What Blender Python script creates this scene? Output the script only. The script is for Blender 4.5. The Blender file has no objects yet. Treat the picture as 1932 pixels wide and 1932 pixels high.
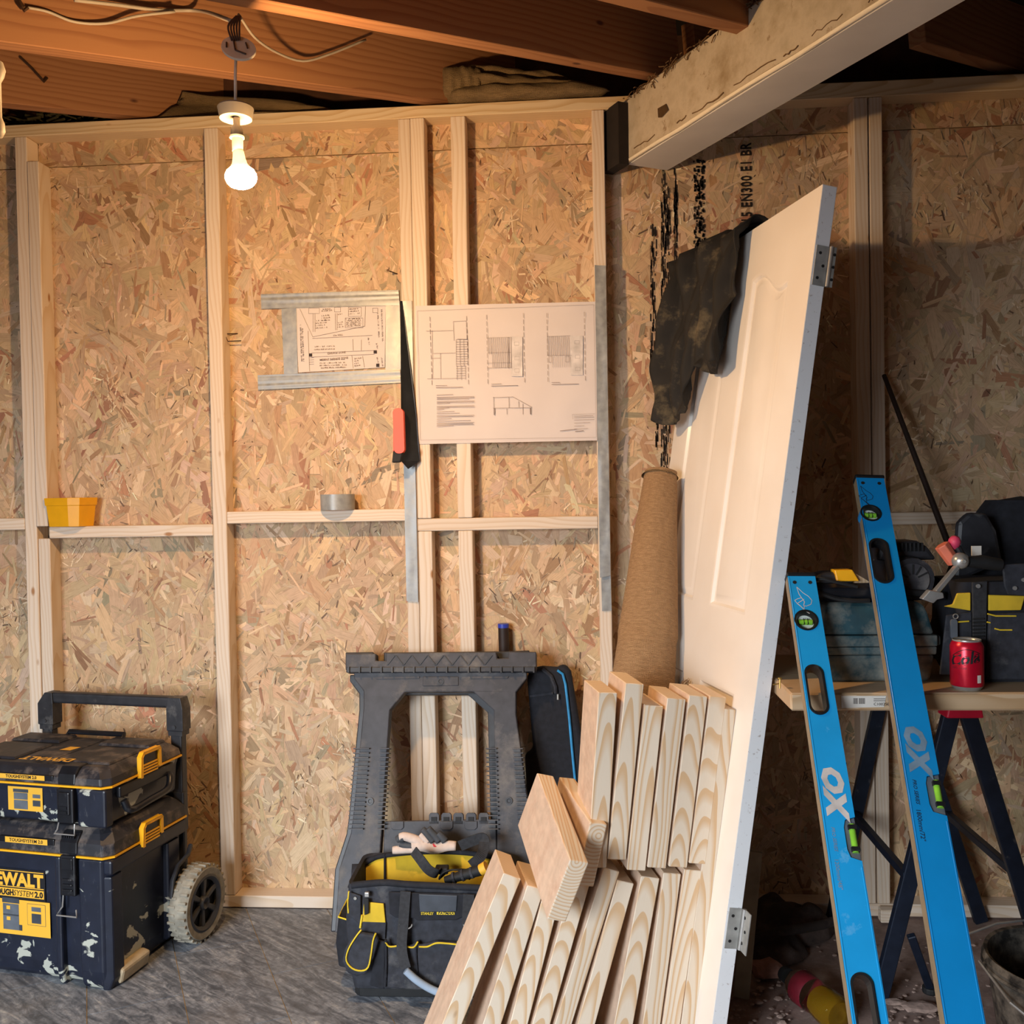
import bpy, bmesh, math, random
from mathutils import Vector, Matrix, geometry, noise
import numpy as np
R=random.Random(7)
scn=bpy.context.scene
C=bpy.data.collections.new('garage'); scn.collection.children.link(C)
PI=math.pi
# ---------------------------------------------------------------- camera
F_PX=1785.0; YAW,PITCH,ROLL=-0.072,-0.01767,-0.01763; CAM=Vector((0,-2.938,1.277))
fw=Vector((math.sin(YAW)*math.cos(PITCH),math.cos(YAW)*math.cos(PITCH),math.sin(PITCH)))
rt=Vector((math.cos(YAW),-math.sin(YAW),0)); up=rt.cross(fw)
cr,sr=math.cos(ROLL),math.sin(ROLL)
cR=(rt*cr+up*sr); cU=(up*cr-rt*sr)
cam=bpy.data.cameras.new('camera'); cam.sensor_width=36; cam.lens=36*F_PX/1932; cam.clip_start=.05; cam.clip_end=60
camo=bpy.data.objects.new('camera',cam); C.objects.link(camo)
m=Matrix((cR,cU,-fw)).transposed().to_4x4(); m.translation=CAM; camo.matrix_world=m
scn.camera=camo
# ---------------------------------------------------------------- light
scn.view_settings.view_transform='Standard'; scn.view_settings.look='None'
scn.view_settings.gamma=1; scn.view_settings.use_curve_mapping=False; scn.view_settings.exposure=-0.05
w=bpy.data.worlds.new('sky'); scn.world=w; w.use_nodes=True
bg=w.node_tree.nodes['Background']; bg.inputs[0].default_value=(.62,.74,.95,1); bg.inputs[1].default_value=.35
DAY=bpy.data.lights.new('daylight_opening','AREA'); DAY.shape='RECTANGLE'; DAY.size=1.45; DAY.size_y=1.5; DAY.spread=math.radians(105); DAY.energy=102; DAY.color=(.86,.93,1.0)
dayo=bpy.data.objects.new('daylight_opening',DAY); C.objects.link(dayo)
dayo.location=(-1.95,-4.25,1.25); dayo.rotation_euler=(math.radians(52),0,math.radians(-22))
BULB_W=(1.0,.60,.26); BULB_S=1450.0
# ---------------------------------------------------------------- helpers
def ray(px,py): return cR*((px-966)/F_PX)-cU*((py-966)/F_PX)+fw
def WY(px,py,Y): d=ray(px,py); return CAM+d*((Y-CAM.y)/d.y)
def WZ(px,py,Z=0): d=ray(px,py); return CAM+d*((Z-CAM.z)/d.z)
def WP(px,py,P,n): d=ray(px,py); return CAM+d*((P-CAM).dot(n)/d.dot(n))
def V(*a): return Vector(a)
def T(x=0,y=0,z=0): return Matrix.Translation((x,y,z))
def RX(a): return Matrix.Rotation(a,4,'X')
def RY(a): return Matrix.Rotation(a,4,'Y')
def RZ(a): return Matrix.Rotation(a,4,'Z')
def frame(o,x,y,z=None):
    x=Vector(x).normalized(); y=Vector(y); y=(y-x*y.dot(x)).normalized(); z=x.cross(y)
    m=Matrix((x,y,z)).transposed().to_4x4(); m.translation=o; return m
class MB:
    def __init__(s): s.v=[]; s.f=[]
    def add(s,vs,fs,M=None):
        n=len(s.v)
        s.v+= [tuple(M@Vector(p)) for p in vs] if M is not None else [tuple(p) for p in vs]
        s.f+=[tuple(i+n for i in f) for f in fs]; return s
    def box(s,x0,x1,y0,y1,z0,z1,M=None):
        vs=[(x,y,z) for z in (z0,z1) for y in (y0,y1) for x in (x0,x1)]
        return s.add(vs,[(0,2,3,1),(4,5,7,6),(0,1,5,4),(2,6,7,3),(0,4,6,2),(1,3,7,5)],M)
    def hexa(s,b,t,M=None):   # two quads, same winding (ccw seen from top)
        return s.add(list(b)+list(t),[(3,2,1,0),(4,5,6,7),(0,1,5,4),(1,2,6,5),(2,3,7,6),(3,0,4,7)],M)
    def prism(s,poly,z0,z1,M=None):
        n=len(poly); vs=[(x,y,z0) for x,y in poly]+[(x,y,z1) for x,y in poly]
        return s.add(vs,[tuple(range(n-1,-1,-1)),tuple(range(n,2*n))]+[(i,(i+1)%n,n+(i+1)%n,n+i) for i in range(n)],M)
    def plate(s,outer,holes,z0,z1,M=None):   # outline with holes, extruded
        loops=[outer]+holes; tri=geometry.tessellate_polygon([[Vector((x,y,0)) for x,y in l] for l in loops])
        flat=[p for l in loops for p in l]; n=len(flat)
        vs=[(x,y,z0) for x,y in flat]+[(x,y,z1) for x,y in flat]; fs=[]
        for t in tri:
            a,b,c=[Vector(flat[i]) for i in t]
            if (b-a).cross(c-a)<0: t=(t[0],t[2],t[1])
            fs.append((t[2],t[1],t[0])); fs.append(tuple(i+n for i in t))
        k=0
        for l in loops:
            for i in range(len(l)):
                a,b=k+i,k+(i+1)%len(l); fs.append((a,b,b+n,a+n))
            k+=len(l)
        return s.add(vs,fs,M)
    def tube(s,pts,r,seg=8,M=None,closed=False,flat=None):
        pts=[Vector(p) for p in pts]; n=len(pts); rr=r if hasattr(r,'__len__') else [r]*n
        base=len(s.v); prev=None; rings=[]
        for i,p in enumerate(pts):
            a=pts[i-1] if (i>0 or closed) else p; b=pts[(i+1)%n] if (i<n-1 or closed) else p
            t=(b-a).normalized() if (b-a).length>1e-9 else Vector((0,0,1))
            if prev is None:
                u=t.orthogonal().normalized()
            else:
                u=prev-t*prev.dot(t); u=u.normalized() if u.length>1e-6 else t.orthogonal().normalized()
            prev=u; w_=t.cross(u)
            rings.append([p+(u*math.cos(2*PI*k/seg)+w_*math.sin(2*PI*k/seg)*(flat or 1))*rr[i] for k in range(seg)])
        vs=[q for r_ in rings for q in r_]; fs=[]
        for i in range(n if closed else n-1):
            j=(i+1)%n
            for k in range(seg): fs.append((i*seg+k,i*seg+(k+1)%seg,j*seg+(k+1)%seg,j*seg+k))
        if not closed: fs+= [tuple(range(seg-1,-1,-1)),tuple((n-1)*seg+k for k in range(seg))]
        return s.add(vs,fs,M)
    def lathe(s,prof,seg=24,M=None,cap=True):
        vs=[];fs=[]; n=len(prof)
        for r,z in prof:
            for k in range(seg): a=2*PI*k/seg; vs.append((r*math.cos(a),r*math.sin(a),z))
        for i in range(n-1):
            for k in range(seg): fs.append((i*seg+k,i*seg+(k+1)%seg,(i+1)*seg+(k+1)%seg,(i+1)*seg+k))
        if cap:
            fs.append(tuple(range(seg-1,-1,-1))); fs.append(tuple((n-1)*seg+k for k in range(seg)))
        return s.add(vs,fs,M)
    def grid(s,fn,nu,nv,M=None,uv=None):
        if uv: s.uv=getattr(s,'uv',[])+[(i/(nu-1)*uv[0],j/(nv-1)*uv[1]) for j in range(nv) for i in range(nu)]
        vs=[fn(i/(nu-1),j/(nv-1)) for j in range(nv) for i in range(nu)]
        fs=[(j*nu+i,j*nu+i+1,(j+1)*nu+i+1,(j+1)*nu+i) for j in range(nv-1) for i in range(nu-1)]
        return s.add(vs,fs,M)
    def build(s,name,mat,parent=None,M=None,world=False,smooth=0,bevel=0,sub=0,solid=0,seg=2):
        me=bpy.data.meshes.new(name); me.from_pydata(s.v,[],s.f); me.validate()
        if len(getattr(s,'uv',[]))==len(s.v):
            L=me.uv_layers.new(name='UVMap'); ix=np.zeros(len(me.loops),dtype=np.int32); me.loops.foreach_get('vertex_index',ix)
            L.data.foreach_set('uv',np.array(s.uv,dtype=np.float32)[ix].ravel())
        if world and parent is not None: me.transform(Matrix.Translation(-parent.location))
        o=bpy.data.objects.new(name,me); C.objects.link(o)
        if mat: me.materials.append(mat)
        if parent is not None: o.parent=parent
        if M is not None: o.matrix_local=M
        if smooth:
            for p in me.polygons: p.use_smooth=True
            if smooth<179: me.set_sharp_from_angle(angle=math.radians(smooth))
        if solid: q=o.modifiers.new('s','SOLIDIFY'); q.thickness=solid; q.offset=0
        if sub: q=o.modifiers.new('u','SUBSURF'); q.levels=sub; q.render_levels=sub
        if bevel: q=o.modifiers.new('b','BEVEL'); q.width=bevel; q.segments=seg; q.limit_method='ANGLE'; q.angle_limit=math.radians(40)
        return o
def tag(o,label,cat,group=None):
    o['label']=label; o['category']=cat
    if group: o['group']=group
    return o
def struct(o): o['kind']='structure'; return o
def thing(name,label,cat,loc=(0,0,0),M=None,group=None):
    o=bpy.data.objects.new(name,None); C.objects.link(o); o.empty_display_size=.05
    if M is not None: o.matrix_world=M
    else: o.location=loc
    return tag(o,label,cat,group)
def solo(name,mb,mat,label,cat,loc,group=None,**k):     # one-mesh thing, vertices given in world space
    loc=Vector(loc); mb.v=[tuple(Vector(p)-loc) for p in mb.v]
    o=mb.build(name,mat,**k); o.location=loc; return tag(o,label,cat,group)
def text_mb(mb,txt,size,M,off=0,sx=1,align='LEFT',shear=0,space=1):
    cu=bpy.data.curves.new('t','FONT'); cu.body=txt; cu.size=size; cu.offset=off; cu.align_x=align; cu.resolution_u=2; cu.shear=shear; cu.space_character=space; cu.fill_mode='FRONT'
    ob=bpy.data.objects.new('t',cu); C.objects.link(ob); dg=bpy.context.evaluated_depsgraph_get()
    me=bpy.data.meshes.new_from_object(ob.evaluated_get(dg))
    mb.add([(v.co.x*sx,v.co.y,0) for v in me.vertices],[tuple(p.vertices) for p in me.polygons],M)
    bpy.data.objects.remove(ob); bpy.data.curves.remove(cu); bpy.data.meshes.remove(me); return mb
def line(mb,p,q,wd,M=None,z=0):
    p=Vector(p);q=Vector(q); d=(q-p)
    if d.length<1e-7: return
    n=Vector((-d.y,d.x)).normalized()*wd/2
    mb.add([(p.x+n.x,p.y+n.y,z),(p.x-n.x,p.y-n.y,z),(q.x-n.x,q.y-n.y,z),(q.x+n.x,q.y+n.y,z)],[(0,1,2,3)],M)
def rrect(x0,x1,y0,y1,r,n=5):
    out=[]
    for cx,cy,a in ((x1-r,y1-r,0),(x0+r,y1-r,90),(x0+r,y0+r,180),(x1-r,y0+r,270)):
        for i in range(n): t=math.radians(a+90*i/(n-1)); out.append((cx+r*math.cos(t),cy+r*math.sin(t)))
    return out
def bez(p,n=24):   # Catmull-Rom through points
    p=[Vector(q) for q in p]; out=[]; P=[p[0]*2-p[1]]+p+[p[-1]*2-p[-2]]
    per=max(2,n//(len(p)-1))
    for i in range(1,len(P)-2):
        for k in range(per):
            t=k/per; a,b,c,d=P[i-1],P[i],P[i+1],P[i+2]
            out.append(.5*((2*b)+(c-a)*t+(2*a-5*b+4*c-d)*t*t+(3*b-a-3*c+d)*t**3))
    out.append(p[-1]); return out
# ---------------------------------------------------------------- materials
def lin(h):
    h=h.lstrip('#'); f=lambda c:(c/12.92 if c<=.04045 else ((c+.055)/1.055)**2.4)
    return tuple(f(int(h[i:i+2],16)/255) for i in (0,2,4))+(1,)
class NT:
    def __init__(s,name):
        s.m=bpy.data.materials.new(name); s.m.use_nodes=True; s.t=s.m.node_tree; s.p=s.t.nodes['Principled BSDF']
    def n(s,t,**k):
        o=s.t.nodes.new('ShaderNode'+t)
        for a,b in k.items(): setattr(o,a,b)
        return o
    def l(s,a,b): s.t.links.new(a,b)
    def coord(s,kind='Object',scale=(1,1,1),rot=(0,0,0),loc=None):
        tc=s.n('TexCoord'); mp=s.n('Mapping'); mp.inputs['Scale'].default_value=scale; mp.inputs['Rotation'].default_value=rot
        s.l(tc.outputs[kind],mp.inputs['Vector']); 
        if loc is not None: s.l(loc,mp.inputs['Location'])
        return mp.outputs['Vector']
    def noise(s,vec,scale,det=4,rough=.5,dist=0):
        o=s.n('TexNoise'); o.inputs['Scale'].default_value=scale; o.inputs['Detail'].default_value=det; o.inputs['Roughness'].default_value=rough; o.inputs['Distortion'].default_value=dist
        s.l(vec,o.inputs['Vector']); return o.outputs['Fac']
    def ramp(s,fac,stops):
        o=s.n('ValToRGB'); e=o.color_ramp.elements
        while len(e)<len(stops): e.new(.5)
        for i,(p,c) in enumerate(stops): e[i].position=p; e[i].color=c if len(c)==4 else (*c,1)
        s.l(fac,o.inputs['Fac']); return o.outputs['Color']
    def mix(s,fac,a,b,mode='MIX'):
        o=s.n('Mix',data_type='RGBA',blend_type=mode)
        for sock,v in ((o.inputs['Factor'],fac),(o.inputs['A'],a),(o.inputs['B'],b)):
            pass
        ins=[i for i in o.inputs if i.enabled]
        def put(sk,v):
            if hasattr(v,'is_linked') or hasattr(v,'links'): s.l(v,sk)
            else: sk.default_value=v
        put(o.inputs[0],fac); put(o.inputs[6],a); put(o.inputs[7],b); return o.outputs[2]
    def math(s,op,a,b=0,c=None):
        o=s.n('Math',operation=op)
        for i,v in enumerate((a,b,c)):
            if v is None: continue
            if hasattr(v,'links'): s.l(v,o.inputs[i])
            else: o.inputs[i].default_value=v
        return o.outputs[0]
    def col(s,c): s.l(c,s.p.inputs['Base Color']) if hasattr(c,'links') else setattr(s.p.inputs['Base Color'],'default_value',c)
    def rough(s,r): s.l(r,s.p.inputs['Roughness']) if hasattr(r,'links') else setattr(s.p.inputs['Roughness'],'default_value',r)
    def bump(s,h,st=.3,d=.001):
        b=s.n('Bump'); b.inputs['Strength'].default_value=st; b.inputs['Distance'].default_value=d; s.l(h,b.inputs['Height']); s.l(b.outputs[0],s.p.inputs['Normal'])
def plain(name,c,rough=.5,metal=0,var=.25,scale=30,dust=None,dust_amt=.5,dscale=14,bump=0,spec=None):
    k=NT(name); c=lin(c); v=k.coord(); n=k.noise(v,scale,5)
    c1=tuple(x*(1-var) for x in c[:3])+(1,); c2=tuple(min(1,x*(1+var)) for x in c[:3])+(1,)
    o=k.ramp(n,[(.3,c1),(.7,c2)])
    if dust:
        d=k.noise(v,dscale,8,.68); a=1-dust_amt
        f=k.ramp(d,[(.25+.45*a,(0,0,0)),(.55+.4*a,(.85,.85,.85))]); o=k.mix(f,o,lin(dust))
        k.rough(k.math('ADD',k.math('MULTIPLY',f,.35),rough))
    else: k.rough(rough)
    k.col(o); k.p.inputs['Metallic'].default_value=metal
    if spec is not None: k.p.inputs['Specular IOR Level'].default_value=spec
    if bump: k.bump(k.noise(v,scale*3,4),bump)
    return k.m
def pine(name,pale,late,dark,freq=190,tint=.12,rough=.62,knots=True,ringc=.75,flat=False,nz_amp=.05):
    # growth rings around an off-centre pith, board's own length = local Z
    k=NT(name); oi=k.n('ObjectInfo'); tc=k.n('TexCoord'); sp=k.n('SeparateXYZ')
    cmb=k.n('CombineXYZ'); rnd=oi.outputs['Random']
    for i,mul in enumerate((37.,91.,53.)): k.l(k.math('MULTIPLY',rnd,mul),cmb.inputs[i])
    ad=k.n('VectorMath',operation='ADD'); k.l(tc.outputs['Object'],ad.inputs[0]); k.l(cmb.outputs[0],ad.inputs[1])
    mp=k.n('Mapping'); mp.inputs['Scale'].default_value=(5,5,1.3); k.l(ad.outputs[0],mp.inputs['Vector'])
    nz=k.n('TexNoise'); nz.inputs['Scale'].default_value=1.6; nz.inputs['Detail'].default_value=2; k.l(mp.outputs[0],nz.inputs['Vector'])
    k.l(tc.outputs['Object'],sp.inputs[0])
    r2=k.math('FRACT',k.math('MULTIPLY',rnd,7.31)); r3=k.math('FRACT',k.math('MULTIPLY',rnd,13.7))
    ox=k.math('MULTIPLY_ADD',r2,.05,.012); oy=k.math('MULTIPLY_ADD',r3,.06,-.03)
    tz=k.math('MULTIPLY',sp.outputs[2],k.math('MULTIPLY_ADD',r2,.05,.012))
    if flat:    # pith behind the narrow face: cathedral figure on it
        tz=k.math('MULTIPLY',sp.outputs[2],k.math('MULTIPLY_ADD',r3,.10,.05))
        x=k.math('SUBTRACT',sp.outputs[0],k.math('MULTIPLY_ADD',r2,.045,-.002)); y=k.math('ADD',k.math('ADD',sp.outputs[1],k.math('MULTIPLY_ADD',r3,.02,.012)),tz)
    else:
        x=k.math('ADD',k.math('ADD',sp.outputs[0],ox),tz); y=k.math('ADD',sp.outputs[1],oy)
    rr=k.math('SQRT',k.math('ADD',k.math('MULTIPLY',x,x),k.math('MULTIPLY',y,y)))
    rr=k.math('ADD',rr,k.math('MULTIPLY',k.math('SUBTRACT',nz.outputs['Fac'],.5),nz_amp))
    fr=k.math('FRACT',k.math('MULTIPLY',rr,freq))
    ring=k.ramp(fr,[(0,lin(pale)),(.45,lin(pale)),(ringc+.12,lin(late)),(.97,lin(late)),(1,lin(pale))])
    fine=k.n('Mapping'); fine.inputs['Scale'].default_value=(900,900,12); k.l(ad.outputs[0],fine.inputs['Vector'])
    fg=k.noise(fine.outputs[0],1,3)
    o=k.mix(k.math('MULTIPLY',fg,.25),ring,lin(late))
    if knots:
        mk=k.n('Mapping'); mk.inputs['Scale'].default_value=(9,9,4.2); k.l(ad.outputs[0],mk.inputs['Vector'])
        vo=k.n('TexVoronoi'); vo.inputs['Scale'].default_value=1; k.l(mk.outputs[0],vo.inputs['Vector'])
        kf=k.ramp(vo.outputs['Distance'],[(.035,(1,1,1)),(.075,(0,0,0))]); o=k.mix(kf,o,lin(dark))
    hs=k.n('HueSaturation'); k.l(k.math('MULTIPLY_ADD',rnd,tint*2,1-tint),hs.inputs['Value']); k.l(o,hs.inputs['Color'])
    k.col(hs.outputs[0]); k.rough(rough); k.bump(fg,.15,.0005); return k.m
M={}
M['stud']=pine('pine_stud','#e4d3c0','#d8c0a4','#a9794c',95,.06,knots=True)
M['stack']=pine('pine_stack','#e8d9c4','#d8b48b','#8a5a34',120,.06,rough=.55,ringc=.70,flat=True,nz_amp=.045)
M['sawn']=plain('rough_sawn_face','#d3b79f',.8,var=.12,scale=35,dust='#c29c83',dust_amt=.5,dscale=20,bump=.25)
M['holder']=plain('lamp_holder_grey','#7d7468',.6,var=.1)
M['board']=pine('pine_board','#c9ae8d','#b2926c','#7c5536',120,.05)
M['rafter']=pine('rafter_wood','#9a6c47','#885a39','#4c2817',60,.08,rough=.85)
M['rafter_pale']=pine('wall_plate_wood','#e0caa6','#ccae82','#9c6f45',120,.05)
def osb_mat():
    k=NT('osb_strands'); a=k.n('Attribute',attribute_name='Col'); uv=k.n('UVMap',uv_map='UVMap')
    mp=k.n('Mapping'); mp.inputs['Scale'].default_value=(18,420,1); k.l(uv.outputs[0],mp.inputs['Vector'])
    n=k.noise(mp.outputs[0],1,4,.6,.4); m2=k.n('Mapping'); m2.inputs['Scale'].default_value=(60,60,1); k.l(uv.outputs[0],m2.inputs['Vector'])
    n2=k.noise(m2.outputs[0],1,3)
    o=k.mix(1.0,a.outputs['Color'],k.ramp(n,[(.25,(.62,.55,.48)),(.5,(1,1,1)),(.8,(1.0,1.0,1.0))]),'MULTIPLY')
    o=k.mix(.5,o,k.ramp(n2,[(.3,(.82,.8,.78)),(.65,(1,1,1))]),'MULTIPLY')
    k.col(o); k.rough(.62); k.bump(n,.25,.0006); return k.m
M['osb']=osb_mat()
def burlap_mat(name,c1,c2,sc=260):
    k=NT(name); v=k.coord('UV',(sc,sc,sc)); nz=k.n('TexNoise'); nz.inputs['Scale'].default_value=.25; nz.inputs['Detail'].default_value=3; k.l(v,nz.inputs['Vector'])
    sp=k.n('SeparateXYZ'); ad=k.n('VectorMath',operation='ADD'); k.l(v,ad.inputs[0]); sc_=k.n('VectorMath',operation='SCALE'); k.l(nz.outputs['Color'],sc_.inputs[0]); sc_.inputs['Scale'].default_value=2.2; k.l(sc_.outputs[0],ad.inputs[1]); k.l(ad.outputs[0],sp.inputs[0])
    wx=k.math('ABSOLUTE',k.math('SINE',k.math('MULTIPLY',sp.outputs[0],3.14))); wy=k.math('ABSOLUTE',k.math('SINE',k.math('MULTIPLY',sp.outputs[1],3.14)))
    h=k.math('MAXIMUM',wx,wy); h=k.math('MULTIPLY',h,k.math('ADD',wx,wy))
    big=k.noise(k.coord('UV',(40,160,1)),1,4,.6)
    o=k.ramp(h,[(.3,lin(c2)),(1.3,lin(c1))]); o=k.mix(k.ramp(big,[(.35,(0,0,0)),(.7,(.6,.6,.6))]),o,lin(c2)); k.col(o); k.rough(.95); k.bump(h,.5,.0015); return k.m
M['burlap']=burlap_mat('burlap','#b28f68','#775737')
M['burlap_old']=burlap_mat('burlap_old','#8a7350','#54432c')
M['plastic']=plain('black_plastic','#2b2c31',.45,var=.3,dust='#8d8a86',dust_amt=.30,dscale=9)
M['plastic_dusty']=plain('black_plastic_dusty','#3a3a40',.55,var=.3,dust='#938d86',dust_amt=.42,dscale=7)
M['rubber']=plain('black_rubber','#17181a',.7,var=.3)
M['cordura']=plain('black_cordura','#2c2e36',.8,var=.35,scale=60,dust='#7d7b78',dust_amt=.36,dscale=8,bump=.15)
M['cordura_dark']=plain('navy_cordura','#1a1c24',.85,var=.35,scale=60,dust='#5c5a5a',dust_amt=.22,dscale=8,bump=.15)
M['webbing']=plain('webbing','#2b2c30',.8,var=.3,scale=120,bump=.2)
M['yellow_cloth']=plain('yellow_lining','#d8b52c',.8,var=.15,scale=20,dust='#8d7b3a',dust_amt=.15)
M['piping']=plain('yellow_piping','#e4c531',.6,var=.1)
M['yellow']=plain('yellow_plastic','#f2b21c',.42,var=.08)
M['amber']=plain('yellow_tub','#f0ad14',.38,var=.05)
M['steel']=plain('steel','#b9b9b7',.3,.6,var=.15)
M['zinc']=plain('zinc','#a3a39f',.45,.3,var=.25)
M['nail']=plain('rusty_nail','#4a3526',.5,.6)
M['white']=plain('white_plastic','#dcd8d0',.4,var=.04)
M['white_dusty']=plain('dusty_white_plastic','#c4bbae',.6,var=.12)
M['orange']=plain('saw_orange','#fb4f1c',.4,var=.04)
M['blade']=plain('saw_blade_dark','#33373c',.35,.5,var=.2)
M['paper']=plain('paper','#dcd1cc',.75,var=.03,scale=6)
M['ink']=plain('ink','#7d6f6b',.8,var=.05); M['ink_dark']=plain('ink_dark','#33292a',.8); M['ink_grey']=plain('plan_grey_wash','#d6cec9',.8)
M['print']=plain('board_print','#1c1512',.9)
def tape_mat():
    k=NT('duct_tape'); v=k.coord('Object',(1,1,1)); n=k.noise(v,45,4); wv=k.noise(k.coord('Object',(900,900,900)),1,1)
    k.col(k.ramp(n,[(.3,lin('#8b8d8d')),(.7,lin('#a7a8a5'))])); k.p.inputs['Metallic'].default_value=.15; k.rough(k.ramp(n,[(.3,(.34,)*3),(.7,(.46,)*3)])); k.bump(k.math('ADD',n,k.math('MULTIPLY',wv,.3)),.15,.0008); return k.m
M['tape']=tape_mat()
def floor_mat():
    k=NT('slate_vinyl'); v=k.coord('Object',(1,1,1),(0,0,.6)); 
    mp=k.n('Mapping'); mp.inputs['Scale'].default_value=(6,26,6); k.l(v,mp.inputs['Vector'])
    a=k.noise(mp.outputs[0],1.4,9,.68,1.2); b=k.noise(v,60,5,.7); c=k.noise(v,3,6,.65)
    o=k.ramp(a,[(.28,lin('#3d424a')),(.45,lin('#6b717a')),(.58,lin('#969ba3')),(.72,lin('#c6c5c0'))])
    o=k.mix(k.ramp(b,[(.35,(0,)*3),(.75,(.7,)*3)]),o,lin('#3a3d44')); o=k.mix(k.ramp(c,[(.52,(0,)*3),(.8,(.55,)*3)]),o,lin('#9b9288'))
    k.col(o); k.rough(k.ramp(a,[(.3,(.42,)*3),(.7,(.7,)*3)])); k.bump(a,.35,.002); return k.m
M['vinyl']=floor_mat()
def dust_mat():
    k=NT('brick_dust'); v=k.coord(); a=k.noise(v,9,8,.7); b=k.noise(v,90,5,.6)
    o=k.ramp(a,[(.3,lin('#75625a')),(.5,lin('#927a70')),(.7,lin('#b09a8f'))]); o=k.mix(k.ramp(b,[(.55,(0,)*3),(.8,(.6,)*3)]),o,lin('#b5a298')); k.col(o); k.rough(.95); k.bump(k.math('ADD',a,k.math('MULTIPLY',b,.4)),.4,.004); return k.m
M['dust']=dust_mat()
M['grout']=plain('vinyl_joint','#b9a98c',.8,var=.2)
def plaster_mat():
    k=NT('old_paint_beam'); v=k.coord(); a=k.noise(v,7,8,.65); b=k.noise(v,45,4)
    o=k.ramp(a,[(.3,lin('#a3967f')),(.5,lin('#c2b6a2')),(.72,lin('#968467'))]); vo=k.noise(v,16,9,.75); o=k.mix(k.ramp(vo,[(.60,(0,)*3),(.64,(.8,)*3)]),o,lin('#8c765a')); k.col(o); k.rough(.7); k.bump(k.math('ADD',a,k.math('MULTIPLY',b,.3)),.4,.003); return k.m
M['beam']=plaster_mat(); M['beam_under']=plain('beam_soffit_paint','#d9d5d0',.6,var=.05,scale=8); M['bead']=plain('beam_bead','#eadfc8',.5,var=.05)
M['cobweb']=plain('cobweb_grime','#6b5236',.95)
M['dark_wood']=plain('dark_roof_board','#4b2e1f',.85,var=.4,scale=12); M['black_void']=plain('bitumen_felt','#1c1512',.9)
def door_mat():
    k=NT('white_gloss_door'); v=k.coord(); a=k.noise(v,5,5); k.col(k.ramp(a,[(.3,lin('#ece4da')),(.7,lin('#f2ece4'))])); k.rough(.22); k.bump(k.noise(v,220,2),.05,.0004); return k.m
M['door']=door_mat()
def edge_mat():
    k=NT('door_edge_paint'); v=k.coord(); a=k.noise(v,70,6,.75); g=k.n('SeparateXYZ'); k.l(v,g.inputs[0])
    o=k.mix(k.ramp(a,[(.6,(0,)*3),(.66,(.75,)*3)]),lin('#eceef0'),lin('#a89a92')); k.col(o); k.rough(.35); return k.m
M['door_edge']=edge_mat()
M['trouser']=plain('dirty_work_trousers','#1b1815',.8,var=.5,scale=9,dust='#8f8063',dust_amt=.36,dscale=9,bump=.1)
def splat(name,base,rough=.38,amt=.62,c='#b9bcb0',sc=13):
    k=NT(name); v=k.coord(); n=k.noise(v,25,4); o=k.ramp(n,[(.3,lin(base)),(.7,tuple(x*1.5 for x in lin(base)[:3]))])
    s=k.noise(v,sc,4,.55,.7); sep=k.n('SeparateXYZ'); k.l(v,sep.inputs[0])
    hi=k.math('MULTIPLY',sep.outputs[2],.34); f=k.math('SUBTRACT',s,hi)     # splashed from the ground up
    f=k.ramp(f,[(amt,(0,)*3),(amt+.02,(.9,)*3)]); o=k.mix(f,o,lin(c)); sc2=k.noise(k.coord('Object',(3,3,1)),30,6,.7); o=k.mix(k.ramp(sc2,[(.62,(0,)*3),(.8,(.35,)*3)]),o,lin('#8d8f92'))
    k.col(o); k.rough(k.math('ADD',k.math('MULTIPLY',f,.4),rough)); return k.m
M['box']=splat('navy_black_box','#171c2a',.4,.565)
M['box_top']=plain('dusty_box_lid','#23242b',.5,var=.3,dust='#93857a',dust_amt=.5,dscale=11)
M['latch']=plain('latch_black','#14161c',.35,var=.3,dust='#6f7075',dust_amt=.2)
M['tyre']=plain('dusty_tyre','#8e897c',.9,var=.3,scale=40); M['hub']=plain('wheel_hub','#33353a',.5,var=.3)
M['sticker']=plain('yellow_sticker','#f0b63a',.5,var=.03,scale=5); M['sticker_dark']=plain('sticker_black','#15151a',.5); M['sticker_grey']=plain('sticker_grey','#5d636b',.5,var=.2); M['sticker_grey2']=plain('sticker_grey_dark','#3d434c',.5,var=.2)
M['blue']=plain('level_blue','#1f9ce0',.26,var=.06,scale=15,dust='#9ed2ee',dust_amt=.18,dscale=16)
M['blue2']=plain('level_blue_clean','#0f86cc',.32,var=.05,scale=15)
M['level_edge']=plain('level_milled_edge','#9c8a70',.5,.2,var=.15)
M['level_black']=plain('level_black','#16181b',.45,var=.2,dust='#6b6a66',dust_amt=.25)
M['vial']=plain('vial_green','#7fc03a',.15,var=.15,scale=60); M['vial_clear']=plain('vial_clear','#dfe8df',.12,var=.05)
M['level_print']=plain('level_print','#c6c2c0',.5); M['level_print_dark']=plain('level_print_dark','#1b2a3c',.5); M['level_logo_grey']=plain('level_print_faded','#6f8ba3',.5)
M['green_box']=plain('dusty_green_case','#22454f',.6,var=.3,scale=20,dust='#a39c8c',dust_amt=.62,dscale=9)
M['red_can']=plain('red_can','#c3102e',.28,.35,var=.05); M['red']=plain('red_plastic','#d3173a',.45,var=.08)
M['salmon']=plain('salmon_plastic','#e07a5f',.5,var=.08); M['pink']=plain('pink_rubber','#d9476a',.5,var=.15)
M['trestle']=plain('blue_black_trestle','#1c2535',.45,.3,var=.25,dust='#8f8a82',dust_amt=.22,dscale=20)
M['brown_stick']=plain('dark_stick','#2a1c16',.6)
M['bucket']=plain('dusty_bucket','#242424',.6,var=.3,dust='#a39a8c',dust_amt=.55,dscale=12)
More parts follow.
